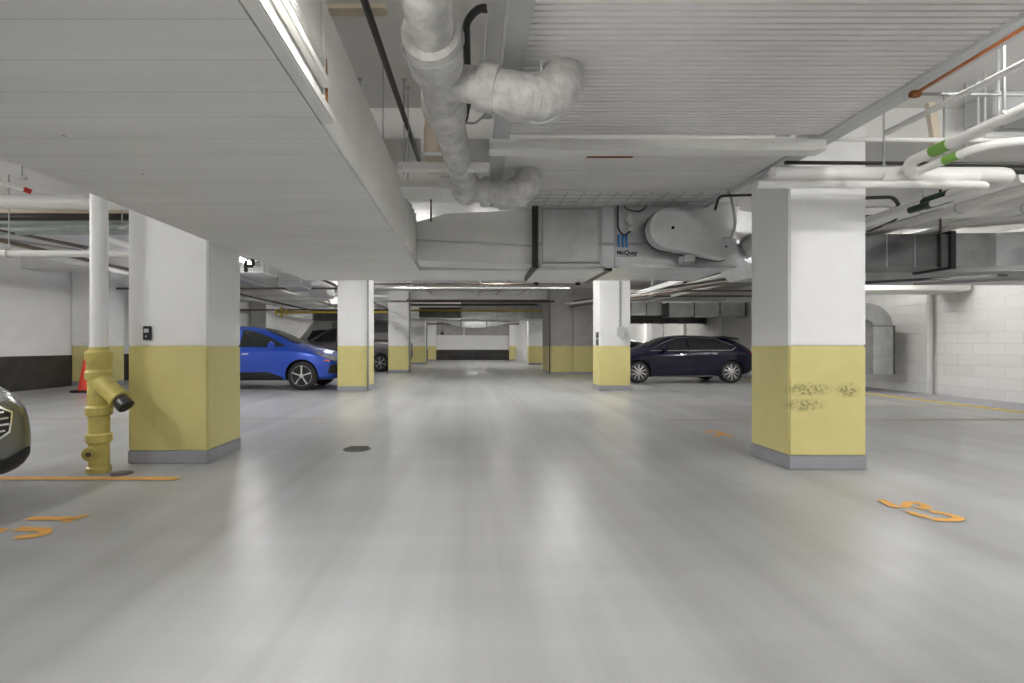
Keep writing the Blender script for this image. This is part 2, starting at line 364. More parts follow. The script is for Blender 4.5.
# ---------------------------------------------------------------- lamps
def make_lamp():
    r = empty('strip_light', (0, 0, 0), 'x', 'light', 'fluorescent strip lights on the ceiling')
    MB().box(-.07, .07, -.62, .62, .03, .09, .01).build('housing', 'pipew', r)
    for s in (-.035, .035): MB().tube([(s, -.59, .012), (s, .59, .012)], .014, 8).build('tube', 'tube', r)
    for s in (-.6, .6): MB().box(-.055, .055, s - .015, s + .015, -.005, .035).build('end_cap', 'pipew', r)
    for s in (-.45, .45): MB().tube([(0, s, .09), (0, s, .6)], .005, 6).build('hanger', 'greycable', r)
    return r
lamps = [(-.52, 1.1, 2.36, 'added unseen strip light close against the aisle side of the bulkhead'),  # unseen lamp added to light the near right column and air unit
         (3.03, 1.9, 3.14, 'strip light nearest the camera, beside the right edge of the steel deck'), (5.4, 1.3, 3.1, 'strip light nearest the camera, further right, set crosswise'), (-4.6, 1.6, 3.0, 'strip light nearest the camera on the left side'),
         (-4.35, 9.2, 2.72, 'glowing strip light seen just right of the near left column'), (1.9, 10.3, 2.95, 'strip light behind the metal air handling unit'),
         (7.6, 3.2, 3.05, 'strip light over the right parking bay, out of view'), (8.3, 9.9, 2.95, 'strip light over the right bay behind the dark duct'),
         (-8.0, 6.0, 3.0, 'strip light over the left parking bay, out of view'), (-7.2, 12.2, 3.05, 'strip light over the left wall bay, hidden by the near left column'),
         (.9, 13.3, 3.2, 'strip light over the middle of the aisle'), (-4.3, 17.5, 3.05, 'strip light over the grey pickup truck'),
         (8.6, 12.1, 3.1, 'strip light over the navy car bay, hidden by the near right column'), (9.7, 28.5, 2.66, 'small bright strip light far away above the hidden black car'), (.4, 26.2, 3.12, 'strip light over the aisle near the metal duct'),
         (-6.6, 25.5, 3.0, 'strip light over the far left bay'), (7.6, 24.5, 2.95, 'strip light over the far right bay'), (-1.9, 14.5, 3.2, 'added strip light over the left side of the middle aisle, hidden by the bulkhead'), (4.25, 14.6, 3.1, 'added strip light hidden by the column before the navy car'), (2.2, 29.9, 3.2, 'strip light over the right side of the far aisle'), (.3, 32.5, 3.0, 'strip light before the far back wall'),  # lamps hidden by bulkhead and column are added to brighten the middle floor
         (-7, 32.5, 3.0, 'strip light at the far left corner'), (7, 32.5, 3.0, 'strip light at the far right corner'),
         (-6.6, 3.7, 2.72, 'added unseen strip light hung low over the grey sedan'), (-3.4, -1.6, 3.0, 'added fill strip light behind the camera, before the left bay'), (-.3, 8.9, 3.0, 'added strip light hidden behind the cream duct'), (-5.5, -3.0, 3.0, 'added fill strip light behind the camera, left bay'), (5.5, -3.0, 3.0, 'added fill strip light behind the camera, right bay')]  # unseen lamps added as fill for the left pipes, floor and near surfaces
L0 = make_lamp()
for i, (x, y, z, lb) in enumerate(lamps):
    o = L0 if i == 0 else copy_tree(L0)
    o.location = (x, y, z); o['label'] = lb
    if i == 2: o.rotation_euler = (0, 0, PI / 2)
    for c in o.children:
        if c.name.startswith('hanger'): c.scale.z = max(.05, (H - z - .09) / .51); c.location.z = .09 - .09 * c.scale.z

# ---------------------------------------------------------------- suspended steel deck
o = empty('steel_deck', (0, 0, 2.75), 'large white ribbed steel deck hung over the right half of the aisle', 'steel deck')
def ribbed(x0, x1, y0, y1, name, pitch=.047):
    b = MB(); n = int((y1 - y0) / pitch); g = pitch * .30
    prof = [(y0, .05)]
    for i in range(n):
        a = y0 + i * pitch
        prof += [(a, .0), (a + pitch - g, 0), (a + pitch - g * .85, .032), (a + pitch - g * .15, .032)]
    prof += [(y0 + n * pitch, 0), (y0 + n * pitch, .05)]
    va = [b.bm.verts.new((x0, y, z)) for y, z in prof]; vb = [b.bm.verts.new((x1, y, z)) for y, z in prof]
    for i in range(len(prof) - 1):
        f = b.face([va[i], vb[i], vb[i + 1], va[i + 1]])
        if f and prof[i][1] > .02 and prof[i + 1][1] > .02: f.material_index = 1
    b.face([va[0], va[-1], vb[-1], vb[0]])
    me = b.build(name, ['deck', 'groove'], o)
    return me
ribbed(.31, 2.74, .4, 3.84, 'ribbed_panel')
ribbed(.31, 2.74, 3.98, 5.2, 'ribbed_panel')
# side rails
b = MB(); b.box(2.74, 2.80, .4, 5.85, -.02, .12, .004).box(2.80, 2.90, .4, 4.33, -.02, .016).build('side_rail', 'frame', o)
b = MB(); b.box(.19, .31, .4, 5.3, -.03, .12, .004).build('side_rail', 'frame', o)
b = MB(); b.box(.15, 2.80, 3.84, 3.98, -.11, -.022, .006).build('cross_beam', 'beamw', o)
# open mesh tray at the far end
b = MB(); b.box(.36, 2.74, 5.2, 5.78, -.01, .03).build('mesh_tray', 'van', o)
b = MB()
for i in range(13):
    x = .50 + i * .18
    b.box(x - .008, x + .008, 5.22, 5.76, -.022, -.011)
for k in range(4): b.box(.36, 2.74, 5.30 + k * .13, 5.306 + k * .13, -.019, -.011)
b.build('tray_grid', 'frame', o)
b = MB(); b.box(.34, 2.80, 5.78, 5.83, -.035, .06, .004).build('end_rail', 'frame', o)
for x, y in ((.25, 1.0), (.25, 3.6), (2.78, 1.0), (2.78, 3.0)):
    MB().tube([(x, y, .1), (x, y, .6)], .008, 6).build('hanger_rod', 'greycable', o)
tag(MB().box(1.02, 1.42, 4.262, 4.285, 2.742, 2.7495).build('rust_stain', 'rust'), 'rusty brown drip edge beneath the far ribbed panel', 'rust stain')

# ---------------------------------------------------------------- cast iron drain under the deck
o = empty('drain_pipe', (-.15, 2.0, 2.62), 'thick white cast iron drain pipe with two wrapped elbows running along the ceiling', 'pipe')
def rel(p): return (p[0] + .15, p[1] - 2.0, p[2] - 2.62)
def W(x, y, h):     # world point from picture ray at a given height
    Y = (h - EYE) * F / (CY - y); return (( x - CX) / F * Y, Y, h)
A = (-.20, -2.0, 2.62); B1 = W(433, 45, 2.62); B2 = W(444, 105, 2.62); B3 = W(466, 190, 2.60)
main = [A, B1, B2, B3]
MB().tube([rel(p) for p in main], .112, 20).build('pipe', 'iron', o)
def collar(p, q, t0, t1, r, name='collar'):
    p, q = Vector(p), Vector(q); d = (q - p); L = d.length; d.normalize()
    n = 8; pts = []; rr = []
    prof = [(0, .86), (.04, 1.0), (.35, 1.04), (.6, 1.02), (.92, 1.0), (1, .84)]
    a = p + d * t0; c = d * (t1 - t0)
    for t, k in prof: pts.append(rel(a + c * t)); rr.append(r * k)
    MB().tube(pts, rr, 22).build(name, 'iron', o)
collar(B1, B2, -.12, .20, .145)
collar(B2, B3, -.05, .12, .138)
collar(B3, B2, -.05, .22, .138)
MB().tube([rel(p) for p in (A, W(426, -40, 2.62))], .114, 20).build('pipe', 'iron', o)
def wrapped(pts, rr, name):
    P, Q = [], []
    V = [Vector(rel(p)) for p in pts]; n = len(V)
    for i in range(n - 1):
        a, b_, c, d = V[max(i - 1, 0)], V[i], V[i + 1], V[min(i + 2, n - 1)]
        for k in range(5):
            t = k / 5
            P.append(.5 * ((2 * b_) + (c - a) * t + (2 * a - 5 * b_ + 4 * c - d) * t * t + (3 * b_ - a - 3 * c + d) * t ** 3)); Q.append((rr[i] * (1 - t) + rr[i + 1] * t) * random.uniform(.975, 1.015))
    P.append(V[-1]); Q.append(rr[-1])
    m = MB(); m.tube(P, Q, 26)
    for v in m.bm.verts: v.co += Vector((random.uniform(-1, 1), random.uniform(-1, 1), random.uniform(-1, 1))) * .0022
    m.build(name, 'iron', o)
q = [W(440, 82, 2.62), W(465, 84, 2.58), W(492, 88, 2.54)]
wrapped(q, [.095, .098, .10], 'wye_branch')
collar(W(478, 86, 2.56), W(506, 91, 2.52), .0, .12, .125)
ctrl = [W(491, 89, 2.53), W(506, 93, 2.51), W(520, 98, 2.50), W(533, 101, 2.50), W(546, 98, 2.52), W(557, 90, 2.58), W(562, 81, 2.66), W(563, 74, 2.745)]
wrapped(ctrl, [.10, .12, .134, .14, .142, .135, .125, .12], 'wrapped_elbow')
q = [W(463, 190, 2.58), W(480, 191, 2.56), W(497, 193, 2.54)]
wrapped(q, [.105, .11, .115], 'wye_branch')
collar(W(482, 192, 2.56), W(500, 193, 2.54), 0, .10, .138)
ctrl = [W(492, 193, 2.54), W(501, 194, 2.54), W(511, 194, 2.54), W(520, 191, 2.56), W(526, 185, 2.61), W(528, 177, 2.69), W(528, 173, 2.74)]
wrapped(ctrl, [.12, .135, .145, .145, .135, .125, .12], 'wrapped_elbow')
# clamps
def clamp(c, r, up):
    c = Vector(c); b = MB()
    b.tube([rel(c + Vector((math.sin(a) * .02, math.sin(a) * r * .2, 0)) + Vector((r * math.cos(a), 0, r * math.sin(a)))) for a in [i * PI / 10 - PI for i in range(0, 21)]], .006, 6)
    b.tube([rel(c + Vector((0, 0, r))), rel(c + Vector((0, 0, up)))], .008, 6)
    b.build('clamp', 'frame', o)
clamp(W(541, 99, 2.51), .152, .22); clamp(W(516, 193, 2.55), .155, .18)
clamp((-.2, 1.9, 2.62), .125, .72); clamp(W(433, 42, 2.62), .152, .72)

# ---------------------------------------------------------------- ceiling stuff between bulkhead and deck
def pipe(name, path, r, mat, label, cat='pipe', rad=.12, seg=10, group=None, bands=None, hangers=None, hz=H):
    e = empty(name, path[0], label, cat, group) if (bands or hangers) else None
    P = fillet(path, rad) if len(path) > 2 else [Vector(p) for p in path]
    o0 = Vector(path[0])
    if not e:
        return tag(MB().tube([p - o0 for p in P], r, seg).build(name, mat, loc=path[0]), label, cat, group)
    MB().tube([p - o0 for p in P], r, seg).build('pipe_run', mat, e)
    for (a, c, bm_) in bands or []:
        MB().tube([Vector(a) - o0, Vector(c) - o0], r * 1.06, seg + 4).build('colour_band', bm_, e)
    for h in hangers or []:
        h = Vector(h) - o0; b = MB()
        b.tube([h + Vector((0, 0, r)), h + Vector((0, 0, hz - h.z - o0.z))], .007, 6)
        b.tube([h + Vector((0 if abs(P[1].x - P[0].x) > abs(P[1].y - P[0].y) else (r + .008) * math.cos(a), (r + .008) * math.cos(a) if abs(P[1].x - P[0].x) > abs(P[1].y - P[0].y) else 0, (r + .008) * math.sin(a))) for a in [i * PI / 8 for i in range(17)]], .006, 6)
        b.build('clevis_hanger', 'greycable', e)
    return e
pipe('sprinkler_pipe', [W(355, -30, 3.0), W(364, 0, 3.0), W(419, 160, 3.0)], .022, 'blackpipe', 'slender black pipe slanting along the ceiling beside the left bulkhead', seg=10)
tag(MB().box(-1.1, -.55, 3.22, 3.30, H - .03, H - .001).build('ceiling_batten', 'tan'), 'brown strip fixed on the ceiling beside the black pipe', 'batten')
for k, (x, y) in enumerate(((350, 60), (362, 120), (384, 40), (391, 118), (404, 90), (410, 120))):
    pass
for (px, py, z0, lb) in ((350, 75, 2.6, 'thin rod hanging beside the bulkhead, nearest of the row'), (383, 60, 2.7, 'thin rod hanging right of the black pipe'), (404, 80, 2.55, 'thin rod hanging close to the thick drain pipe'), (408, 88, 2.55, 'rod tucked against the thick drain pipe'), (360, 80, 2.55, 'short rod beyond the black pipe by the bulkhead')):
    x, y, z = W(px, py, H - .01)
    tag(MB().tube([(x, y, z0), (x, y, H - .001)], .006, 6).lathe([(.02, 0), (.02, .012)], (x, y, H - .013), 'z', 10).build('hanger_rod', 'greycable'), lb, 'rod', 'threaded rods on the near ceiling')
# tan box and channel
Y5 = 4.1
def at(x, y, Y): return ((x - CX) * Y / F, Y, EYE + (CY - y) * Y / F)
o = empty('access_panel', at(432, 132, 3.9), 'tall cream panel box on the ceiling behind the thick drain pipe', 'panel')
MB().box(-.07, .09, -.0, .5, -.16, .33, .008).build('box', 'tan', o)
MB().box(-.085, -.06, -.02, .0, -.18, .35).box(.08, .105, -.02, .0, -.18, .35).box(-.085, .105, -.02, 0, -.19, -.165).build('rim', 'white', o)
a = at(398, 170, 3.97); c = at(489, 163, 3.97)
tag(MB().box(a[0], c[0], 3.95, 4.03, a[2], c[2] + .0, .004).build('support_channel', 'beamw'), 'short white channel crossing under the thick drain pipe', 'channel')
o = empty('vent_box', at(420, 180, 4.5), 'white boxy duct stub behind the white channel beside the bulkhead', 'duct')
MB().box(-.2, .18, 0, .5, -.06, .10, .008).build('body', 'beamw', o)
MB().box(.18, .30, .02, .5, -.07, .04, .008).build('branch', 'white', o)
pipe('black_pipe', [at(404, 195, 4.9), at(448, 194, 4.9)], .018, 'blackpipe', 'black pipe across the gap above the white duct, upper one')
pipe('black_pipe', [at(404, 199, 4.95), at(424, 199, 4.95), at(424, 194, 4.92)], .018, 'brownsteel', 'short brown pipe end with elbow above the white duct', rad=.03)
pipe('black_pipe', [at(431, 195, 4.9), at(431, 222, 4.9)], .009, 'blackpipe', 'thin black rod dropping above the white duct')
# cable loop & flex hose near the wye
pipe('flex_cable', [W(498, 10, 3.0), W(478, 8, 2.95), W(466, 22, 2.9), W(467, 60, 2.85), W(470, 95, 2.85), W(465, 120, 2.85), W(460, 133, 2.8)], .022, 'cable', 'thick black looping cable right of the thick drain pipe', 'cable', rad=.3)
pipe('flex_cable', [W(462, 122, 2.8), W(475, 124, 2.8), W(487, 112, 2.8), W(497, 100, 2.8), W(492, 60, 3.0), W(495, 30, 3.1)], .009, 'greycable', 'thin grey cable arcing below the black looping cable', 'cable', rad=.3)
# narrow strut line beside deck
tag(MB().box(*(lambda a: (a[0], a[0] + .09))(W(484, 60, 3.0)), -1.0, 4.0, 2.95, 3.05, .004).build('support_channel', 'white'), 'long white channel running overhead between drain pipe and steel deck', 'channel')

# ---------------------------------------------------------------- white duct + air handling unit
o = empty('white_duct', (0, 5.85, 2.08), 'wide cream painted duct running from the left bulkhead to the metal unit', 'duct')
x0, x1 = -.64, .76
b = MB(); b.prism([(x0, .04), (x1, .0), (x1, .65), (x0 + .35, .60), (x0, .50)], 0, .46); b.build('body', 'beamw', o)
b = MB()
b.prism([(x0, .27), (x1, .20), (x1, .225), (x0, .295)], -.012, 0)
b.box(x1 - .015, x1 + .0, -.012, 0, .0, .65)
b.build('seam', 'frame', o)

o = empty('air_handling_unit', (.8, 5.75, 2.02), 'galvanised box air handling unit hung behind the steel deck with blue-striped logo', 'air handler')
UW = 2.33
MB().box(0, UW, .02, 1.15, 0, .78, .006).build('casing', 'galvlight', o)
b = MB()
for x in (0.0, .735, .90): b.box(x, x + .025, 0, .02, 0, .78)
b.box(0, UW, 0, .02, 0, .025); b.build('frame_strip', 'galv', o)
MB().box(-.035, .0, -.02, 1.15, -.01, .80, .002).box(-.07, -.045, -.02, .04, .0, .80).build('flange', 'blackpipe', o)
# access doors
d = MB().box(.06, .70, -.012, .02, .06, .68, .006).build('access_door', 'galv', o)
MB().box(.055, .705, -.006, .02, .05, .07).box(.055, .705, -.006, .02, .68, .70).box(.045, .06, -.006, .02, .05, .70).box(.70, .715, -.006, .02, .05, .70).build('door_rim', 'greycable', d)
MB().box(0, UW, -.004, .02, .265, .295).build('crease', 'greycable', o)
# underside drip pan
b = MB(); b.prism([(-.03, -.035), (.78, -.035), (.86, 0), (0, 0)], .05, 1.1); b.build('drip_pan', 'galvlight', o)
MB().box(.78, .88, .05, 1.15, -.03, .0).build('pan_slot', 'black', o)
for x, y in ((.12, 1.08), (.7, 1.08)): MB().box(x - .03, x + .03, y - .02, y + .02, -.075, -.035).build('isolator', 'black', o)
# gauge and wiring
g = MB().lathe([(.05, 0), (.05, -.04), (.04, -.05)], (1.07, 0, .56), 'y', 16).build('gauge', 'van', o)
MB().box(1.05, 1.11, -.03, 0, .42, .47, .004).box(1.04, 1.10, -.06, 0, .50, .62, .01).build('switch_box', 'white', g)
MB().tube(fillet([(.93, -.02, .78), (.93, -.02, .45), (1.0, -.02, .36), (1.08, -.02, .43)], .08), .01, 8).tube(fillet([(.98, -.02, .76), (1.02, -.02, .68), (1.2, -.02, .64), (1.3, -.02, .76)], .08), .008, 8).build('wiring', 'cable', o)
# logo stripes and lettering
def text(body, size, loc, mat, parent, name='lettering', bold=.0):
    cu = bpy.data.curves.new(name, 'FONT'); cu.body = body; cu.size = size; cu.extrude = .0015; cu.offset = bold
    t = bpy.data.objects.new(name + '_tmp', cu); COL.objects.link(t)
    bpy.context.view_layer.update()
    me = bpy.data.meshes.new_from_object(t.evaluated_get(bpy.context.evaluated_depsgraph_get()))
    bpy.data.objects.remove(t)
    ob = bpy.data.objects.new(name, me); COL.objects.link(ob); me.materials.clear(); me.materials.append(M[mat])
    ob.rotation_euler = (PI / 2, 0, 0); ob.location = loc; ob.parent = parent
    return ob
b = MB()
for i in range(3): b.prism([(.935 + i * .045, .25), (.958 + i * .045, .235), (.958 + i * .045, .39), (.935 + i * .045, .39)], -.007, .018)
b.build('logo_stripes', 'bluelogo', o)
text('McQuay', .072, (.925, .015, .155), 'ink', o, bold=.002)
MB().box(.93, 1.16, .014, .0195, .135, .142).build('underline', 'ink', o)

# belt guard (teardrop)
o = empty('belt_guard', at(668, 229, 5.5), 'teardrop-shaped silver belt guard on the front of the air handling unit', 'belt guard')
def teardrop(R, r, dx, dz, n=20):
    L = math.hypot(dx, dz); base = math.atan2(dz, dx); al = math.acos((R - r) / L); pts = []
    for i in range(n + 1):
        a = base + al + (2 * PI - 2 * al) * i / n; pts.append((R * math.cos(a), R * math.sin(a)))
    for i in range(n // 2 + 1):
        a = base - al + 2 * al * i / (n // 2); pts.append((dx + r * math.cos(a), dz + r * math.sin(a)))
    return pts
dx, dz = .62, -.21
MB().prism(teardrop(.225, .13, dx, dz), -.06, .10).build('cover', 'galvlight', o)
MB().prism(teardrop(.235, .14, dx, dz), .10, .13).build('shadow_plate', 'galvdark', o)  # dark plate puts the black shadow behind the guard into colour
MB().lathe([(.018, 0), (.018, -.006)], (.03, -.06, 0), 'y', 12).lathe([(.012, 0), (.012, -.006)], (dx, -.06, dz), 'y', 12).build('shaft_hole', 'black', o)
MB().box(.2, .32, .02, .2, -.36, -.28, .004).build('bracket', 'galv', o)
# fan inlet transition on the right of unit
o = empty('fan_housing', at(735, 240, 5.9), 'shiny metal fan housing squeezed between the belt guard and near right column', 'fan housing')
b = MB(); b.prism([(-.12, .42), (.05, .40), (.05, -.05), (-.12, -.05)], 0, .6); b.build('inlet_box', 'galv', o)
b = MB(); b.prism([(.05, .38), (.75, .25), (.75, -.4), (.3, -.42), (.05, -.12)], .05, .7); b.build('transition', 'galv', o)
MB().tube([(.12, -.06, -.12), (.3, -.06, -.02), (.42, -.02, .0)], [.10, .14, .15], 14).build('inlet_cone', 'galvlight', o)
MB().box(-.15, -.12, -.03, .6, -.1, .42).build('flange', 'black', o)
pipe('flex_cable', [at(721, 165, 5.2), at(733, 205, 5.2), at(736, 225, 5.2), at(731, 238, 5.2), at(722, 238, 5.25)], .014, 'greycable', 'grey flexible conduit looping down to the fan housing', 'conduit', rad=.1)
pipe('black_pipe', [at(715, 210, 5.15), at(719, 196, 5.15), at(752, 195, 5.15)], .014, 'blackpipe', 'thin black pipe bent round beside the near right column top', rad=.05)

# ---------------------------------------------------------------- right-hand pipes in front of the column
Yp = 3.95
def band(a, c, t0, t1, m):
    a, c = Vector(a), Vector(c); return (a.lerp(c, t0), a.lerp(c, t1), m)
pA0 = at(772, 174.5, Yp); pA1 = (4.42, Yp, pA0[2]); pA2 = (4.42, 17, pA0[2] + .0)
pipe('insulated_pipe', [pA0, pA1, pA2], .058, 'pvc', 'thick white insulated pipe across the top of the near right column, upper one', rad=.2, seg=18,
     bands=[((4.42, 4.5, pA0[2]), (4.42, 4.75, pA0[2]), 'darkgreen'), ((4.42, 8.2, pA0[2]), (4.42, 8.9, pA0[2]), 'darkgreen')], hangers=[(4.42, 6.3, pA0[2]), (4.42, 9.3, pA0[2])])
pB0 = at(757, 184.5, 3.88); pB1 = (4.15, 3.88, pB0[2]); pB2 = (4.15, 16.5, pB0[2])
pipe('insulated_pipe', [pB0, pB1, pB2], .030, 'pvc', 'thinner white pipe just below the thick one on the near right column', rad=.15, seg=14,
     bands=[((4.15, 4.4, pB0[2]), (4.15, 4.62, pB0[2]), 'darkgreen')], hangers=[(4.15, 6.6, pB0[2])])
# pair rising to the camera, green bands
q0 = at(911, 172, 3.85); q1 = (q0[0] + .0, 3.85, 2.52); 
c0 = Vector(at(908, 163, 3.8)); c1 = Vector(at(1050, 98, 2.85))
pipe('insulated_pipe', [at(911, 176, Yp - .05), c0, c1], .040, 'pvc', 'white pipe with bright green band rising to the upper right, upper one', rad=.12, seg=16, bands=[band(c0, c1, .22, .36, 'green')], hangers=[c0.lerp(c1, .7)])
c0 = Vector(at(921, 170, 3.85)); c1 = Vector(at(988, 143, 3.4)); c2 = Vector(at(1060, 140, 3.3))
pipe('insulated_pipe', [at(915, 177, Yp - .05), c0, c1, c2], .031, 'pvc', 'white pipe with bright green band below, levelling off at the right', rad=.25, seg=16, bands=[band(c0, c1, .38, .60, 'green')])
# ragged wrap where they meet
o = empty('pipe_insulation', at(915, 177, Yp), 'lumpy white insulation wrap where the green-banded pipes join', 'insulation')
b = MB(); pts = []; rr = []
for i in range(15):
    pts.append((-.3 + i * .055, 0, random.uniform(-.004, .004))); rr.append(.062 + random.uniform(0, .008))
b.tube(pts, rr, 14); b.build('wrap', 'pvc', o)
# dark pipes and struts across
pipe('black_pipe', [at(785, 162.5, 4.2), at(1060, 164.5, 4.2)], .016, 'blackpipe', 'long thin dark pipe above the thick insulated pipe on the right')
pipe('black_pipe', [at(925, 170, 4.6), at(1060, 170, 4.6)], .04, 'black', 'thick black pipe behind the insulated pipes at the right edge', seg=12)
pipe('strut_channel', [at(826, 139, 3.9), at(1060, 141, 3.9)], .018, 'beamw', 'slim white strut level with the deck cross beam, running right', 'strut')
pipe('conduit', [at(920, 94, 3.0), at(1060, 95.5, 3.0)], .009, 'greycable', 'thin grey conduit crossing below the orange copper pipe', 'conduit')
c0 = at(916, 93, 2.95); c1 = at(1060, 6, 2.2)
pipe('copper_pipe', [c0, c1], .010, 'copper', 'thin orange copper pipe along the right edge of the steel deck')
MBo = tag(MB().lathe([(.02, 0), (.024, .02), (.02, .05)], at(911, 94, 2.95), 'x', 12).build('valve', 'rust'), 'small rusty fitting at the end of the copper pipe', 'fitting')
pipe('conduit', [at(886, 133, 3.5), at(1060, 45, 2.4)], .020, 'beamw', 'white conduit slanting up to the top right corner', 'conduit')
for (px, y0, y1, Y, m, lb) in ((1004, 38, 112, 2.9, 'pipew', 'white hanger rod at the upper right by the copper pipe'), (884, 112, 165, 3.8, 'greycable', 'short hanger rod with eye beside the column top'), (965, 105, 160, 4.2, 'greycable', 'hanger rod above the green-banded pipes, left one'),
                         (985, 80, 150, 4.0, 'pipew', 'white rod above the green-banded pipes'), (978, 76, 140, 4.1, 'pipew', 'white rod near the top right clamp'), (944, 125, 165, 4.4, 'greycable', 'thin rod behind the green-banded pipe')):
    a = at(px, y1, Y); tp = at(px, y0, Y)
    tag(MB().tube([a, (a[0], a[1], H)], .0075, 6).lathe([(.012, -.006), (.012, .006)], a, 'y', 10).build('hanger_rod', m), lb, 'rod', 'rods at the upper right')
tag(MB().prism([(-.03, 0), (.03, 0), (-.03, .38), (-.09, .38)], -.01, .03).build('bracket', 'tan', loc=at(938, 148, 4.1)), 'slanted tan bracket hanging above the green-banded pipes', 'bracket')
tag(MB().box(4.6, XR, 4.3, 4.55, 3.12, H - .002, .01).build('strut_channel', 'frame'), 'wide grey channel across the ceiling at the upper right', 'channel')
# deeper diagonal pair
for X, Hh, r, b0, lb in ((5.55, 2.79, .062, 8.2, 'white insulated pipe with dark band running away on the right, inner one'), (6.0, 2.79, .062, 7.6, 'white insulated pipe with dark band running away on the right, outer one'),
                         (6.8, 2.78, .05, 9, 'plain white pipe running away beyond the dark-banded pair')):
    pipe('insulated_pipe', [(X, 4.9, Hh), (X, 27, Hh)], r, 'pvc', lb, seg=14, bands=[((X, b0, Hh), (X, b0 + .5, Hh), 'darkgreen')], hangers=[(X, 6, Hh), (X, 10, Hh), (X, 15, Hh)])
pipe('insulated_pipe', [(9.6, 6.6, 3.0), (7.6, 7.6, 3.0), (5.0, 7.7, 3.0)], .08, 'pipew', 'fat white pipe bending behind the dark duct at the right', rad=.4, seg=16)
# bent dark conduits beside the column
for i in range(3):
    pipe('flex_cable', [at(866, 198 + i * 9, 6.2), at(893 - i * 5, 197 + i * 9, 6.2), at(900, 206 + i * 6, 6.2), at(868, 222 + i * 5, 6.2 - .0)], .022 - i * .005, 'cable' if i != 1 else 'greycable',
         ['dark bent conduit right of the near right column, uppermost', 'grey bent conduit right of the near right column, middle', 'dark bent conduit right of the near right column, lowest'][i], 'conduit', rad=.2)
for i in range(5):
    x, z = 4.7 + i * .13, 2.62 + .02 * (i % 2)
    pipe('conduit', [(x, 5.4, z), (x, 24, z)], .011, ['greycable', 'cable', 'greycable', 'brownsteel', 'greycable'][i], ['first', 'second', 'third', 'fourth', 'fifth'][i] + ' conduit of the thin bundle running away between the banded pipes, counted from the left', 'conduit', seg=6, group='conduit bundle on the right')
# dark duct on the right
o = empty('dark_duct', (5.6, 7.0, 2.23), 'dark galvanised rectangular duct spanning the right bay', 'duct')
b = MB(); b.box(-.2, 1.25, 0, .55, 0, .47, .004); b.build('body', 'galvdark', o)
b = MB()
b.prism([(1.32, 0.0), (1.9, -.02), (4.6, -.9), (4.75, -.4), (2.0, .53), (1.32, .55)], 0, .48, axis='z'); b.build('bent_section', 'galvmid', o)
for x in (.35, .75): MB().box(x, x + .008, -.005, 0, 0, .47).build('seam', 'galv', o)
MB().box(1.24, 1.32, -.03, .58, -.03, .51, .004).build('flange', 'black', o)
for x in (1.1, 3.2): MB().tube([(x, -.02 if x < 2 else -.5, -.02), (x, -.02 if x < 2 else -.5, 1.1)], .014, 6).build('hanger_rod', 'blackpipe', o)
# lower ducts / channels below it
tag(MB().box(5.9, 10.4, 8.6, 9.2, 2.24, 2.42, .005).build('metal_duct', 'frame'), 'flat grey duct just under the dark duct on the right', 'duct')
tag(MB().prism([(6.0, 8.3), (6.15, 8.3), (7.9, 7.2), (7.75, 7.2)], 2.12, 2.16, axis='z').build('cable_tray', 'galvdark'), 'dark slanting channel beneath the dark duct', 'cable tray')
tag(MB().prism([(7.6, 8.4), (7.75, 8.4), (9.6, 7.2), (9.45, 7.2)], 2.14, 2.18, axis='z').build('cable_tray', 'greycable'), 'perforated grey channel slanting under the dark duct, right one', 'cable tray')
tag(MB().box(8.2, 10.45, 10.2, 11.0, 2.25, 2.45, .02).build('metal_duct', 'beamw'), 'long cream beam-like duct against the block wall top', 'duct')
pipe('downpipe', [(10.41, 11.1, .01), (10.41, 11.1, 2.6)], .06, 'pipew', 'vertical white downpipe against the right block wall', seg=14)
# big silver elbow duct at the wall
o = empty('elbow_duct', (9.75, 11.7, .42), 'silver duct curving down the right wall left of the downpipe', 'duct')
b = MB()
prof = []
for i in range(9):
    a = PI / 2 * i / 8; prof.append((.35 - .65 + .65 * math.cos(a), 1.15 + .55 * math.sin(a)))
inner = [(-.30 + .18 * math.cos(a), 1.15 + .16 * math.sin(a)) for a in [PI / 2 * i / 8 for i in range(8, -1, -1)]]
poly = [(.35, 0)] + prof + [(-.9, 1.70), (-.9, 1.31)] + inner + [(-.12, 0)]
b.prism(poly, 0, .5); b.build('body', 'galv', o)
MB().box(.35, .40, .0, .5, 0, 1.15).box(-.15, .38, -.01, 0, 1.15, 1.17).build('seam', 'galvdark', o)
tag(MB().box(9.05, 9.5, 12.2, 12.5, .42, 2.0, .02).build('metal_cabinet', 'van'), 'tall white cabinet with a red dot beside the silver elbow duct', 'cabinet')
tag(MB().box(9.42, 9.47, 12.18, 12.198, 1.0, 1.09).build('red_label', 'red'), 'tiny red label on the white cabinet at the right wall', 'label')
o = empty('waste_bin', (9.15, 12.2, .012), 'low green bin half hidden behind the near right column', 'bin')
MB().prism([(-.16, 0), (.16, 0), (.2, .34), (-.2, .34)], -.16, .16).build('body', 'green_bin', o)
MB().box(-.21, .21, -.18, .18, .34, .37, .005).build('rim', 'green_bin', o)

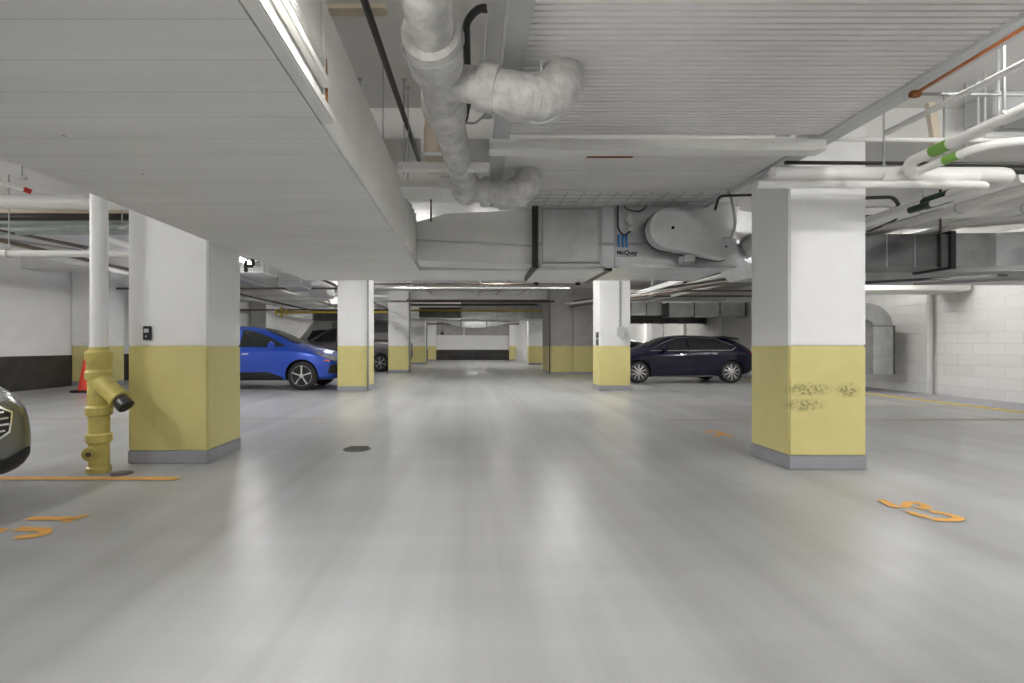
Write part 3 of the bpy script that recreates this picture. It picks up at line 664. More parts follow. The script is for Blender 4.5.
# ---------------------------------------------------------------- left standpipe and pipes
o = empty('standpipe', (-3.24, 4.28, 0), 'upright drain standpipe left of the near left column, yellow below and white above', 'pipe')
MB().tube([(0, 0, 1.08), (0, 0, 2.6)], .066, 20).build('upper_pipe', 'colwhite', o)
prof = [(.085, 0), (.092, .012), (.092, .045), (.078, .06), (.078, .25), (.098, .27), (.10, .33), (.08, .345), (.08, .49), (.10, .505), (.102, .565), (.085, .585), (.085, .80), (.103, .815), (.103, .87), (.09, .89), (.09, .96), (.104, .985), (.104, 1.045), (.073, 1.065), (.073, 1.09)]
MB().lathe(prof, (0, 0, 0), 'z', 26).build('lower_pipe', 'hydrant', o)
MB().tube([(.0, -.01, .80), (.07, -.03, .76), (.16, -.05, .69), (.225, -.06, .64)], [.085, .085, .08, .078], 18).build('side_branch', 'hydrant', o)
MB().tube([(.205, -.057, .655), (.225, -.06, .64)], [.088, .088], 18).build('branch_collar', 'hydrant', o)
cp = MB().tube([(.225, -.06, .64), (.255, -.067, .612), (.258, -.068, .61), (.29, -.075, .58)], [.062, .062, .068, .068], 18).build('coupling', 'galvdark', o)
MB().tube([(.288, -.075, .582), (.294, -.076, .577)], .058, 16).build('coupling_bore', 'black', cp)
bs = MB().lathe([(.062, -.05), (.062, -.095), (.05, -.10), (.05, -.105)], (-.035, 0, .175), Vector((-.25, 1, 0)), 18).build('cleanout_boss', 'hydrant', o)
MB().lathe([(.022, -.10), (.022, -.125)], (-.035, 0, .175), Vector((-.25, 1, 0)), 6).build('cleanout_nut', 'brownsteel', bs)
# pipes at upper left
Yl = 6.0
pipe('insulated_pipe', [at(-90, 201, Yl), at(150, 203, Yl)], .085, 'pvc', 'fat white pipe running level behind the standpipe top', seg=18)
pipe('insulated_pipe', [at(-90, 253, Yl), at(150, 254, Yl)], .043, 'pvc', 'slim white pipe running level lower behind the standpipe', seg=16, hangers=[at(9, 253.3, Yl)], hz=3.2)
for i, (yy, YY, r, m, lb) in enumerate(((217, 6.6, .05, 'blackpipe', 'dark pipe directly below the fat white pipe at upper left'), (224, 6.9, .055, 'greenpipe', 'pale green-grey pipe in the stack at upper left, upper'), (231, 7.3, .06, 'greenpipe', 'pale green-grey pipe in the stack at upper left, lower'), (211, 6.8, .04, 'tan', 'beige pipe tucked behind the fat white pipe at upper left'))):
    pipe('insulated_pipe', [at(-90, yy, YY), at(160, yy, YY)], r, m, lb, seg=12)
c0 = at(-40, 172, 5.2); c1 = at(24, 189, 5.5)
pipe('sprinkler_pipe', [c0, c1], .028, 'pvc', 'white pipe with a red tip at the far left edge', seg=12, bands=[(c1, at(31, 192, 5.55), 'red')])
for i, (a_, b_, Ya, Yb) in enumerate(((-40, 88, 6.8, 9.5), (-20, 86, 6.6, 9.2), (-60, 80, 7.2, 10))):
    pipe('conduit', [at(a_, 222 + i * 4, Ya), at(b_, 247 + i * 1.5, Yb)], .018, ['blackpipe', 'brownsteel', 'greycable'][i], ['dark conduit slanting away at upper left, upper one', 'brown conduit slanting away at upper left, middle one', 'grey conduit slanting away at upper left, lowest one'][i], 'conduit', seg=6)
for (px, y1, Y, lb) in ((12, 160, 5.6, 'hanger rod at the far upper left'), (122, 228, 6.4, 'small clamp rod between standpipe and near left column'), (22, 178, 5.3, 'short rod beside the red-tipped pipe')):
    a = at(px, y1, Y); tag(MB().tube([a, (a[0], a[1], 3.3)], .008, 6).box(a[0] - .03, a[0] + .05, a[1] - .015, a[1] + .015, a[2] - .02, a[2] + .015, .004).build('hanger_rod', 'greycable'), lb, 'rod')

# ---------------------------------------------------------------- left bay ceiling behind near column
for i, (X, Hh, r, m, lb) in enumerate(((-3.6, 2.72, .03, 'brownsteel', 'brown pipe running away high on the left, nearest the row of columns'), (-4.0, 2.80, .045, 'pvc', 'white pipe running away high on the left over the blue SUV'), (-5.2, 2.95, .04, 'greycable', 'grey pipe running away high over the blue SUV'),
                                  (-6.2, 2.92, .05, 'pipew', 'pale pipe running away over the left parked cars'), (-7.2, 2.72, .03, 'brownsteel', 'brown pipe running away over the left parked cars'), (-8.6, 2.92, .06, 'pipew', 'fat pale pipe running away nearest the left wall'))):
    hg = [(X, 8 + k * 4.5, Hh) for k in range(5)] if r > .03 else None
    pipe('ceiling_pipe', [(X, 7.0 if X < -3.3 else 8, Hh), (X, 34, Hh)], r, m, lb, seg=8, hangers=hg)
for i, (yy, z, m, lb) in enumerate(((9.6, 2.78, 'blackpipe', 'dark cross pipe over the left bay, nearest'), (13.8, 2.72, 'brownsteel', 'brown cross pipe over the left bay behind the blue SUV roof'), (16.2, 2.75, 'pipew', 'white cross pipe over the left bay, farther'), (22, 2.72, 'brownsteel', 'brown cross pipe over the left bay beyond the third column'))):
    pipe('cross_pipe', [(-5.3 if yy < 10 else -10.8, yy, z), (-2.7, yy, z)], .03, m, lb, seg=8)
for i, (x, y, z, lb) in enumerate(((-4.7, 10.8, 2.66, 'grey louvred box hung right of the near left column, nearest'), (-4.7, 13.2, 2.66, 'grey louvred box hung over the blue SUV, second'), (-4.8, 15.8, 2.66, 'grey louvred box hung over the blue SUV, third'), (-4.9, 18.6, 2.66, 'grey louvred box hung over the pickup truck, fourth'))):
    if i == 0:
        o = empty('grille_box', (x, y, z), lb, 'vent box', 'louvred boxes over the left bay')
        MB().box(-.3, .3, -.4, .4, .0, .35, .008).build('box', 'beamw', o)
        b = MB()
        for k in range(6): b.box(-.26, .26, -.415, -.40, .04 + k * .05, .065 + k * .05)
        for k in range(9): b.box(.30, .312, -.36 + k * .085, -.32 + k * .085, .03, .32)
        b.build('louvre', 'frame', o); gb = o
    else:
        o = copy_tree(gb); o.location = (x, y, z); o['label'] = lb
o = empty('pipe_clamp', at(250, 262, 7.9), 'black bracket hanging at the bulkhead edge right of the near left column', 'bracket')
MB().box(-.09, -.04, -.02, .02, -.16, .03, .004).box(.02, .08, -.02, .02, -.06, .05, .01).box(-.06, .05, -.015, .015, -.09, -.04, .004).build('bracket', 'black', o)
o = empty('gas_pipe', (-6.7, 19.5, 2.45), 'yellow gas pipe with a valve over the grey pickup truck', 'pipe')
MB().tube([(-1.0, 0, 0), (3.4, 0, 0)], .045, 10).build('pipe_run', 'yellowpipe', o)
MB().tube([(-.8, 0, -.2), (-.8, 0, .18)], .05, 10).lathe([(.12, -.02), (.12, .02)], (-.6, 0, 0), 'x', 14).lathe([(.12, -.02), (.12, .02)], (-1.0, 0, 0), 'x', 14).build('valve', 'yellowpipe', o)
o = empty('metal_duct', (-5.6, 22.45, 2.28), 'brown-grey duct low over the pickup truck in the far left bay', 'duct')
MB().box(-1.6, 2.4, 0, .6, 0, .5, .01).build('body', 'galvdark', o)
MB().box(-1.62, -1.55, -.02, .62, -.02, .52).box(.4, .46, -.02, .62, -.02, .52).build('flange', 'greycable', o)

# ---------------------------------------------------------------- aisle far ceiling
o = empty('metal_duct', (0, 24.0, 2.38), 'large far metal duct crossing the aisle ahead of the back wall', 'duct')
MB().box(-.4, 4.4, 0, .8, .05, .92, .01).build('body', 'galv', o)
MB().box(-2.5, -.4, .1, .8, .12, .62, .01).build('branch', 'galvdark', o)
MB().box(-.45, -.38, -.03, .83, .02, .95).box(1.3, 1.34, -.02, .82, .03, .94).box(3.0, 3.04, -.02, .82, .03, .94).build('flange', 'greycable', o)
MB().box(-3.0, 5.0, -.06, -.0, -.06, .02).build('support_angle', 'beamw', o)
pipe('gas_pipe', [(-3.1, 23.7, 2.82), (4.6, 23.7, 2.82)], .045, 'yellowpipe', 'thin yellow pipe crossing in front of the far metal duct', seg=8)
for i, (yy, z, m, r, lb) in enumerate(((13.6, 2.82, 'brownsteel', .022, 'thin brown pipe across the aisle ceiling, nearest'), (15.2, 2.9, 'pipew', .03, 'white pipe across the aisle ceiling behind the thin brown one'), (18.0, 2.74, 'blackpipe', .035, 'black sprinkler pipe across the middle aisle ceiling'), (22.4, 2.98, 'blackpipe', .045, 'black pipe across the aisle above the yellow pipe'), (27.5, 2.6, 'pipew', .05, 'white pipe across the aisle beyond the far metal duct'), (31, 2.5, 'brownsteel', .05, 'brown pipe across the aisle before the back wall'))):
    pipe('cross_pipe', [(-3.6, yy, z), (3.1, yy, z)], r, m, lb, seg=8, hangers=[(-1.8, yy, z), (.3, yy, z), (2.2, yy, z)])
for i, (x0_, x1_, lb) in enumerate(((-2.0, -1.4, 'slanting conduit over the middle aisle, leftmost'), (.8, .2, 'slanting conduit over the middle aisle, second from left'), (1.4, 1.0, 'slanting conduit over the middle aisle, third from left'), (2.4, 1.9, 'slanting conduit over the middle aisle, rightmost'))):
    pipe('conduit', [(x0_, 12.7, 3.2), (x1_, 22.0, 3.2)], .018, 'greycable', lb, 'conduit', seg=6)
o = empty('air_hood', (.5, 27.6, 2.18), 'pointed silver hood hanging low beyond the far metal duct', 'hood')
MB().prism([(-2.3, .42), (-1.0, .0), (.1, -.05), (2.3, .30), (2.3, .42)], 0, .8).build('hood_body', 'galv', o)
MB().box(-1.2, 1.6, -.03, 0, .30, .36).box(-1.05, -.98, -.03, 0, .0, .4).box(.4, .46, -.03, 0, .05, .4).build('rib', 'galvdark', o)
tag(MB().lathe([(.09, -.12), (.12, 0), (.06, .05)], (-1.9, 33.5, 2.0), 'z', 12).tube([(-1.9, 33.5, 2.0), (-1.9, 33.5, H)], .012, 6).build('pendant_fitting', 'black'), 'small black fitting hanging before the far back wall', 'fitting')

# right bay ceiling beyond unit
for i, (yy, z0, z1, x0_, x1_, m, lb) in enumerate(((18.5, 2.22, 2.72, 7.5, 10.4, 'galv', 'silver duct above the navy car, right one'), (18.9, 2.30, 2.78, 6.2, 7.4, 'galv', 'silver duct box above the navy car, middle one'), (21.6, 2.10, 2.5, 5.9, 10.4, 'galvdark', 'dark duct band beyond the silver ducts on the right'))):
    o = empty('metal_duct', (x0_, yy, z0), lb, 'duct')
    MB().box(0, x1_ - x0_, 0, .6, 0, z1 - z0, .01).build('body', m, o)
    n = max(2, int((x1_ - x0_) / .85))
    for k in range(n + 1): MB().box(k * (x1_ - x0_) / n - .015, k * (x1_ - x0_) / n + .015, -.03, .62, -.02, z1 - z0 + .02).build('flange', 'galvdark', o)
for i, (x0_, y0_, x1_, y1_, z, r, m, lb) in enumerate(((3.3, 15.5, 6.4, 8.2, 2.52, .03, 'blackpipe', 'black pipe slanting up right beneath the unit, lowest'), (3.4, 17.5, 6.8, 8.4, 2.60, .04, 'pvc', 'white pipe slanting up right beneath the unit'), (3.9, 19, 7.2, 8.6, 2.62, .035, 'brownsteel', 'brown pipe slanting up right beneath the unit'), (4.25, 13.3, 4.9, 7.6, 2.48, .02, 'blackpipe', 'thin black pipe slanting up right just under the unit'))):
    pipe('slanted_pipe', [(x0_, y0_, z), (x1_, y1_, z)], r, m, lb, seg=8)
o = empty('trapeze_hanger', at(672, 280, 9.5), 'black trapeze hanger beneath the belt guard', 'hanger')
MB().box(-.28, .28, -.02, .02, -.02, .02, .003).box(-.28, -.24, -.02, .02, -.02, .12).box(.22, .28, -.02, .02, -.06, .14).build('bar', 'black', o)
MB().tube([(-.26, 0, .1), (-.26, 0, .9)], .008, 6).tube([(.25, 0, .1), (.25, 0, .9)], .008, 6).build('rod', 'blackpipe', o)
for i, (yy, z, lb) in enumerate(((14.2, 2.7, 'brown cross pipe over the navy car, nearest'), (16.5, 2.78, 'brown cross pipe over the navy car, farther'))):
    pipe('cross_pipe', [(4.2, yy, z), (10.4, yy, z)], .03, 'brownsteel', lb, seg=8)
pipe('gas_pipe', [(5.2, 23.2, 2.35), (8.0, 23.2, 2.35)], .04, 'yellowpipe', 'short yellow pipe over the far right bay', seg=8)
for k in range(4):
    x0_ = 10.42; yy = 17 + k * 3.4
    tag(MB().box(10.36, 10.49, yy, yy + .25, 0, 2.4, .01).build('wall_rib', 'white'), ['white wall rib behind the navy car, rightmost', 'white wall rib behind the navy car, second from right', 'white wall rib behind the navy car, third from right', 'white wall rib behind the navy car, leftmost'][k], 'pilaster')

# ---------------------------------------------------------------- floor markings
def stroke(b, pts, w, z=.005):
    w = [q * 1.25 for q in w] if isinstance(w, list) else w * 1.25
    P = [Vector((p[0], p[1], 0)) for p in pts]; n = len(P); L = []; R = []
    for i in range(n):
        d = (P[min(i + 1, n - 1)] - P[max(i - 1, 0)]).normalized(); nn = Vector((-d.y, d.x, 0)); ww = w[i] if isinstance(w, list) else w
        L.append(b.bm.verts.new((P[i].x + nn.x * ww / 2, P[i].y + nn.y * ww / 2, z))); R.append(b.bm.verts.new((P[i].x - nn.x * ww / 2, P[i].y - nn.y * ww / 2, z)))
    for i in range(n - 1): b.face([L[i], L[i + 1], R[i + 1], R[i]])
def G(x, y): Y = EYE * F / (y - CY); return ((x - CX) / F * Y, Y)
def marking(name, strokes, mat, label, cat='floor marking', group=None):
    b = MB()
    for pts, w in strokes: stroke(b, pts, w)
    return tag(b.build(name, mat), label, cat, group)
marking('parking_line', [([(-9.5, 4.09), G(178, 479)], .075)], 'orange', 'orange bay line on the floor beside the standpipe foot')
marking('parking_line', [([(-9.5, 7.4), G(330, 419)], .06)], 'fadedorange', 'faded orange bay line behind the near left column')
marking('parking_line', [([G(668, 420), (9.2, 7.35)], .07)], 'fadedorange', 'faded orange bay line running behind the near right column')
marking('parking_line', [([G(660, 407), (9.2, 8.9)], .06)], 'fadedorange', 'fainter orange bay line beyond the near right column')
marking('parking_line', [([(9.17, 2.0), (9.17, 30)], .19)], 'lineyellow', 'yellow edge line along the right walkway')
def gs(*p): return [G(*q) for q in p]
sm = lambda p: [tuple(v[:2]) for v in fillet([(a, c, 0) for a, c in p], .2, 4)]
marking('bay_number', [(sm(gs((881, 500), (888, 504), (896, 508))), .05), (sm(gs((904, 508), (908, 503), (918, 503), (929, 508), (918, 509))), .04), (sm(gs((910, 512), (914, 515), (930, 518))), .045), (sm(gs((930, 512), (945, 514), (962, 519), (950, 521), (932, 520))), .045)], 'orange', 'orange painted bay number on the floor right of the near right column')
marking('bay_number', [(gs((28, 519), (75, 519)), .05), (sm(gs((64, 523), (72, 520), (88, 515))), .045), (sm(gs((17, 529), (28, 530), (47, 530), (44, 535), (30, 537), (16, 538))), .05), (gs((-20, 531), (6, 531)), .05)], 'orange', 'orange painted bay number on the floor at the lower left')
marking('bay_number', [(sm(gs((706, 433), (712, 431), (722, 433), (718, 436), (712, 436))), .06), (gs((722, 434), (734, 437)), .06)], 'orange', 'small orange bay number on the floor left of the near right column')
o = empty('floor_drain', (*G(357, 449), 0), 'round dark grated drain in the middle aisle floor', 'drain')
MB().lathe([(.15, .0), (.15, .004), (.135, .006)], (0, 0, 0), 'z', 28).build('rim', 'galvdark', o)
b = MB()
for k in range(-4, 5):
    w = math.sqrt(max(.01, .13 ** 2 - (k * .028) ** 2)); b.box(-w, w, k * .028 - .007, k * .028 + .007, .0062, .009)
b.build('grate', 'galvdark', o)
o = empty('floor_drain', (*G(122, 473.5), 0), 'small dark drain cover between standpipe and near left column', 'drain')
MB().lathe([(.085, .0), (.085, .005), (.07, .007)], (0, 0, 0), 'z', 24).build('rim', 'brownsteel', o)
MB().lathe([(.06, .007), (.055, .009)], (0, 0, 0), 'z', 24).build('cover', 'galvdark', o)
# cone
o = empty('traffic_cone', (-9.15, 11.7, 0), 'orange traffic cone on a black base before the left wall', 'traffic cone')
MB().box(-.24, .24, -.24, .24, 0, .06, .02).build('base', 'black', o)
MB().lathe([(.19, .06), (.17, .10), (.04, .97), (.03, .99)], (0, 0, 0), 'z', 24).build('cone', 'orangecone', o)

# ---------------------------------------------------------------- cars
def bake(obj):
    bpy.context.view_layer.update()
    me = bpy.data.meshes.new_from_object(obj.evaluated_get(bpy.context.evaluated_depsgraph_get()))
    obj.modifiers.clear(); obj.data = me; return obj
def car_shell(st, paint):
    b = MB(); rings = []
    for (x, zb, zm, zt, wl, wb, wt) in st:
        q = [(0, zb), (wl * .55, zb), (wl * .9, zb + .01), (wl, zb + .10), (max(wl, wb) * 1.0 + .01, zb + (zm - zb) * .55), (wb, zm - .05), (wb - .035, zm + .0)]
        q += [(wb + (wt - wb) * .45 - .02, zm + (zt - zm) * .45), (wt + .02, zt - min(.07, (zt - zm) * .25)), (wt - .10, zt - .008), (wt * .5, zt + .012), (0, zt + .018)]
        ring = [b.bm.verts.new((x, -y, z)) for y, z in q] + [b.bm.verts.new((x, y, z)) for y, z in q[-2:0:-1]]
        rings.append(ring)
    n = len(rings[0])
    for i in range(len(rings) - 1):
        for k in range(n): b.face([rings[i][k], rings[i][(k + 1) % n], rings[i + 1][(k + 1) % n], rings[i + 1][k]], True)
    b.face(rings[0], True); b.face(rings[-1][::-1], True)
    o = b.build('body', [paint, 'black'])
    m = o.modifiers.new('s', 'SUBSURF'); m.levels = 2; m.render_levels = 2
    return bake(o)
def patch(bvh, poly, mode, step=.05, off=.006, side=-1):
    # poly in 2D; mode 'side' (x,z), 'front' (y,z) from +x, 'rear', 'top' (x,y)
    def inside(p):
        c = False; j = len(poly) - 1
        for i in range(len(poly)):
            a, d = poly[i], poly[j]
            if (a[1] > p[1]) != (d[1] > p[1]) and p[0] < (d[0] - a[0]) * (p[1] - a[1]) / (d[1] - a[1]) + a[0]: c = not c
            j = i
        return c
    vs = []
    for i in range(len(poly)):
        a, d = Vector(poly[i]), Vector(poly[(i + 1) % len(poly)]); n = max(1, int((d - a).length / step))
        for k in range(n): vs.append(a.lerp(d, k / n))
    nb = len(vs); ed = [(i, (i + 1) % nb) for i in range(nb)]
    x0, x1 = min(v.x for v in vs), max(v.x for v in vs); y0, y1 = min(v.y for v in vs), max(v.y for v in vs)
    x = x0 + step / 2
    while x < x1:
        y = y0 + step / 2
        while y < y1:
            if inside((x, y)) and min((Vector((x, y)) - v).length for v in vs[:nb]) > step * .4: vs.append(Vector((x, y)))
            y += step
        x += step
    res = geometry.delaunay_2d_cdt(vs, ed, [], 1, 1e-5)
    b = MB(); out = []
    for v in res[0]:
        if mode == 'side': o_, d_ = Vector((v.x, side * 3, v.y)), Vector((0, -side, 0))
        elif mode == 'front': o_, d_ = Vector((6, v.x, v.y)), Vector((-1, 0, 0))
        elif mode == 'rear': o_, d_ = Vector((-6, v.x, v.y)), Vector((1, 0, 0))
        else: o_, d_ = Vector((v.x, v.y, 5)), Vector((0, 0, -1))
        loc, nrm, idx, dist = bvh.ray_cast(o_, d_)
        if loc is None: out.append(None)
        else:
            if nrm.dot(d_) > 0: nrm = -nrm
            out.append(b.bm.verts.new(loc + nrm * off))
    for f in res[2]:
        q = [out[i] for i in f]
        if all(q) and max((q[i].co - q[i - 1].co).length for i in range(3)) < step * 8: b.face(q, True)
    return b
def wheel(root, x, y, r, w, spokes, style=0, rimr=.68):
    s = 1 if y > 0 else -1
    t = MB(); t.lathe([(r * .66, -w / 2), (r * .9, -w / 2), (r * .985, -w * .38), (r, -w * .2), (r, w * .2), (r * .985, w * .38), (r * .9, w / 2), (r * .66, w / 2)], (0, 0, 0), 'y', 36)
    wh = t.build('wheel', 'rubber', root, loc=(x, y, r))
    b = MB(); b.lathe([(r * rimr, 0), (r * (rimr + .02), .02), (r * (rimr - .02), .03), (r * (rimr - .06), -.03), (r * .1, -.035)], (0, s * (w / 2 - .005), 0), Vector((0, s, 0)), 32)
    b.build('wheel_well', 'black', wh)
    b = MB()
    yo = s * (w / 2 + .004)
    ring = [(r * rimr * math.cos(a), yo, r * rimr * math.sin(a)) for a in [2 * PI * i / 32 for i in range(33)]]
    b.tube(ring, r * .045, 6)
    for k in range(spokes):
        a = 2 * PI * k / spokes + .3
        for da in ((-.10, .10) if style else (0,)):
            p0 = Vector((r * .1 * math.cos(a), yo, r * .1 * math.sin(a))); p1 = Vector((r * rimr * math.cos(a + da), yo, r * rimr * math.sin(a + da)))
            b.tube([p0, p0.lerp(p1, .5), p1], [r * .06, r * (.045 if style else .075), r * (.04 if style else .09)], 6)
    b.lathe([(r * .16, 0), (r * .15, .02), (r * .08, .025)], (0, yo - s * .012, 0), Vector((0, s, 0)), 16)
    b.build('rim', 'alloy', wh)
def car(name, label, cat, loc, rz, st, paint, wheels, r, parts, spokes=5, style=0, arch=1.13, w=.22, rimr=.68):
    root = empty(name, loc, label, cat, rz=rz)
    body = car_shell(st, paint); hw = max(s_[5] for s_ in st)
    bvh = BVHTree.FromObject(body, bpy.context.evaluated_depsgraph_get())
    made = []
    for (pn, mat, mode, poly, opt) in parts:
        for sd in ((-1, 1) if mode == 'side' or opt.get('mirror') else (-1,)):
            pl = [(-p[0], p[1]) for p in poly] if (opt.get('mirror') and sd == 1) else poly
            made.append(patch(bvh, pl, mode, opt.get('step', .05), opt.get('off', .006), sd).build(pn, mat, root))
    # cut wheel arches
    cut = MB()
    for x in wheels:
        for s in (-1, 1): cut.tube([(x, s * (hw - .30), r), (x, s * (hw + .3), r)], r * arch, 28, smooth=False)
    cut.mat(0); co = cut.build('cutter_tmp', ['black', 'black'])
    bm_ = body.modifiers.new('b', 'BOOLEAN'); bm_.operation = 'DIFFERENCE'; bm_.object = co; bm_.solver = 'EXACT'
    try: bm_.material_mode = 'TRANSFER'
    except Exception: pass
    bake(body); bpy.data.objects.remove(co); body.parent = root
    for x in wheels:
        for s in (-1, 1): wheel(root, x, s * (hw - w / 2 - .015), r, w, spokes, style, rimr)
    return root
def mirror_part(root, x, z, paint, hw):
    for s in (-1, 1):
        MB().tube([(x, s * (hw - .10), z - .03), (x, s * (hw + .02), z)], .03, 8).tube([(x - .03, s * (hw + .0), z + .02), (x, s * (hw + .06), z + .03), (x + .01, s * (hw + .17), z + .02)], [.06, .085, .06], 12).build('mirror', paint, root)

# blue SUV
suv = [(-2.34, .55, .85, 1.0, .70, .72, .55), (-2.26, .34, .95, 1.15, .88, .88, .62), (-1.95, .27, 1.02, 1.42, .95, .95, .62), (-1.3, .24, 1.04, 1.58, .955, .95, .63), (-.4, .22, 1.03, 1.625, .955, .95, .64), (.25, .22, 1.02, 1.59, .955, .95, .62), (.8, .22, 1.01, 1.37, .955, .95, .60),
       (1.25, .22, 1.0, 1.14, .955, .95, .66), (1.55, .24, .96, 1.08, .955, .945, .64), (2.0, .24, .86, .96, .93, .90, .58), (2.24, .26, .74, .84, .84, .80, .5), (2.335, .36, .60, .68, .68, .66, .42)]
parts = [('side_window', 'glass', 'side', [(1.02, 1.09), (.55, 1.33), (.2, 1.46), (-.12, 1.52), (-.12, 1.07), (.5, 1.07)], {}),
         ('side_window', 'glass', 'side', [(-.2, 1.07), (-.2, 1.52), (-.9, 1.50), (-1.35, 1.42), (-1.75, 1.22), (-1.6, 1.12), (-1.0, 1.08)], {}),
         ('windshield', 'glass', 'top', [(1.22, -.60), (1.27, 0), (1.22, .60), (.40, .50), (.36, 0), (.40, -.50)], {'off': .008}),
         ('headlight', 'lamp', 'front', [(.50, .74), (.84, .80), (.80, .90), (.55, .84)], {'mirror': 1, 'step': .03}),
         ('headlight_lens', 'lamp', 'side', [(1.95, .83), (2.22, .72), (2.23, .80), (1.80, .955), (1.72, .95)], {'step': .03, 'off': .008}),
         ('side_marker', 'amber', 'side', [(1.98, .73), (2.12, .72), (2.10, .75), (1.98, .76)], {'step': .03, 'off': .01}),
         ('intake', 'black', 'side', [(2.08, .42), (2.30, .42), (2.28, .64), (2.12, .62)], {'step': .03, 'off': .01}),
         ('grille', 'black', 'front', [(-.5, .40), (.5, .40), (.55, .70), (-.55, .70)], {'off': .012}),
         ('sill', 'black', 'side', [(.98, .25), (.98, .33), (.6, .46), (-.6, .44), (-.98, .36), (-.98, .25)], {'off': .008}),
         ('door_seam', 'black', 'side', [(-.155, .45), (-.145, .45), (-.145, 1.05), (-.155, 1.05)], {'off': .003}),
         ('door_handle', 'chrome', 'side', [(-.02, .88), (.14, .89), (.14, .92), (-.02, .91)], {'off': .03, 'step': .03})]
c = car('suv_car', 'bright blue SUV parked beyond the near left column, nose to the right', 'car', (-4.17 - 1.44, 12.1 + .96, 0), 0, suv, 'blue', (1.44, -1.37), .362, parts, spokes=5)
mirror_part(c, .72, 1.10, 'blue', .94)
# navy hatchback, nose to the left
hat = [(-2.16, .50, .82, .94, .66, .68, .5), (-2.08, .30, .90, 1.05, .82, .82, .55), (-1.75, .22, .93, 1.27, .88, .88, .56), (-1.2, .18, .93, 1.38, .885, .88, .56), (-.5, .16, .92, 1.42, .885, .88, .56), (.1, .16, .91, 1.425, .885, .88, .56), (.55, .16, .90, 1.30, .885, .88, .54),
       (1.05, .16, .89, 1.06, .885, .88, .60), (1.4, .17, .86, .96, .885, .87, .58), (1.9, .18, .76, .84, .85, .82, .52), (2.1, .22, .66, .74, .76, .72, .45), (2.18, .32, .56, .62, .60, .58, .38)]
parts = [('side_window', 'glass', 'side', [(.92, .97), (.55, 1.14), (.2, 1.27), (-.10, 1.32), (-.10, .97)], {}),
         ('side_window', 'glass', 'side', [(-.17, .97), (-.17, 1.32), (-.6, 1.32), (-1.1, 1.25), (-1.5, 1.08), (-1.35, 1.01), (-.8, .97)], {}),
         ('window_trim', 'chrome', 'side', [(.98, .95), (.98, .965), (-1.4, .985), (-1.55, 1.07), (-1.58, 1.06), (-1.42, .965), (-.8, .95)], {'step': .04, 'off': .009}),
         ('window_trim', 'chrome', 'side', [(.98, .97), (.50, 1.20), (.15, 1.325), (-.3, 1.355), (-1.0, 1.31), (-1.5, 1.10), (-1.5, 1.12), (-1.0, 1.33), (-.3, 1.37), (.15, 1.34), (.5, 1.215)], {'step': .04, 'off': .009}),
         ('windshield', 'glass', 'top', [(1.02, -.56), (1.08, 0), (1.02, .56), (.30, .46), (.26, 0), (.30, -.46)], {'off': .008}),
         ('headlight', 'lamp', 'side', [(1.82, .72), (2.08, .63), (2.05, .70), (1.65, .82)], {'step': .03, 'off': .008}),
         ('sill_trim', 'chrome', 'side', [(.95, .205), (.95, .225), (-.9, .235), (-.9, .215)], {'step': .04, 'off': .012}),
         ('tail_light', 'red', 'rear', [(.5, .78), (.82, .80), (.80, .92), (.5, .90)], {'mirror': 1, 'step': .03, 'off': .01}),
         ('door_seam', 'black', 'side', [(-.145, .3), (-.13, .3), (-.13, .95), (-.145, .95)], {'off': .003}),
         ('door_handle', 'chrome', 'side', [(-.02, .83), (.14, .84), (.14, .86), (-.02, .85)], {'off': .03, 'step': .03}),
         ('door_handle', 'chrome', 'side', [(-.95, .85), (-.80, .85), (-.80, .87), (-.95, .87)], {'off': .03, 'step': .03})]
c = car('hatchback_car', 'navy blue hatchback with chrome window trim parked left of the near right column', 'car', (4.97 + 1.36, 14.4 + .9, 0), PI, hat, 'navy', (1.36, -1.38), .33, parts, spokes=10, style=1, w=.2, rimr=.72)
mirror_part(c, .62, .99, 'navy', .87)
MB().prism([(-1.28, 1.36), (-1.75, 1.30), (-1.77, 1.33), (-1.5, 1.375), (-1.28, 1.40)], -.56, .56).build('rear_spoiler', 'black', c)
# black car behind
c = car('sedan_car', 'black car mostly hidden behind the column before the navy hatchback', 'car', (4.0, 18.0 - .0, 0), PI, [tuple([s_[0] * 1.0, s_[1], s_[2] * 1.0, s_[3], *s_[4:]]) for s_ in hat], 'carblack', (1.36, -1.38), .32,
        [('side_window', 'glass', 'side', [(.92, .97), (.2, 1.27), (-.6, 1.32), (-1.5, 1.08), (-1.35, .98)], {}), ('windshield', 'glass', 'top', [(1.02, -.56), (1.02, .56), (.30, .46), (.30, -.46)], {'off': .008})], w=.2)
c.location.x = 6.4; c.location.y = 23.4
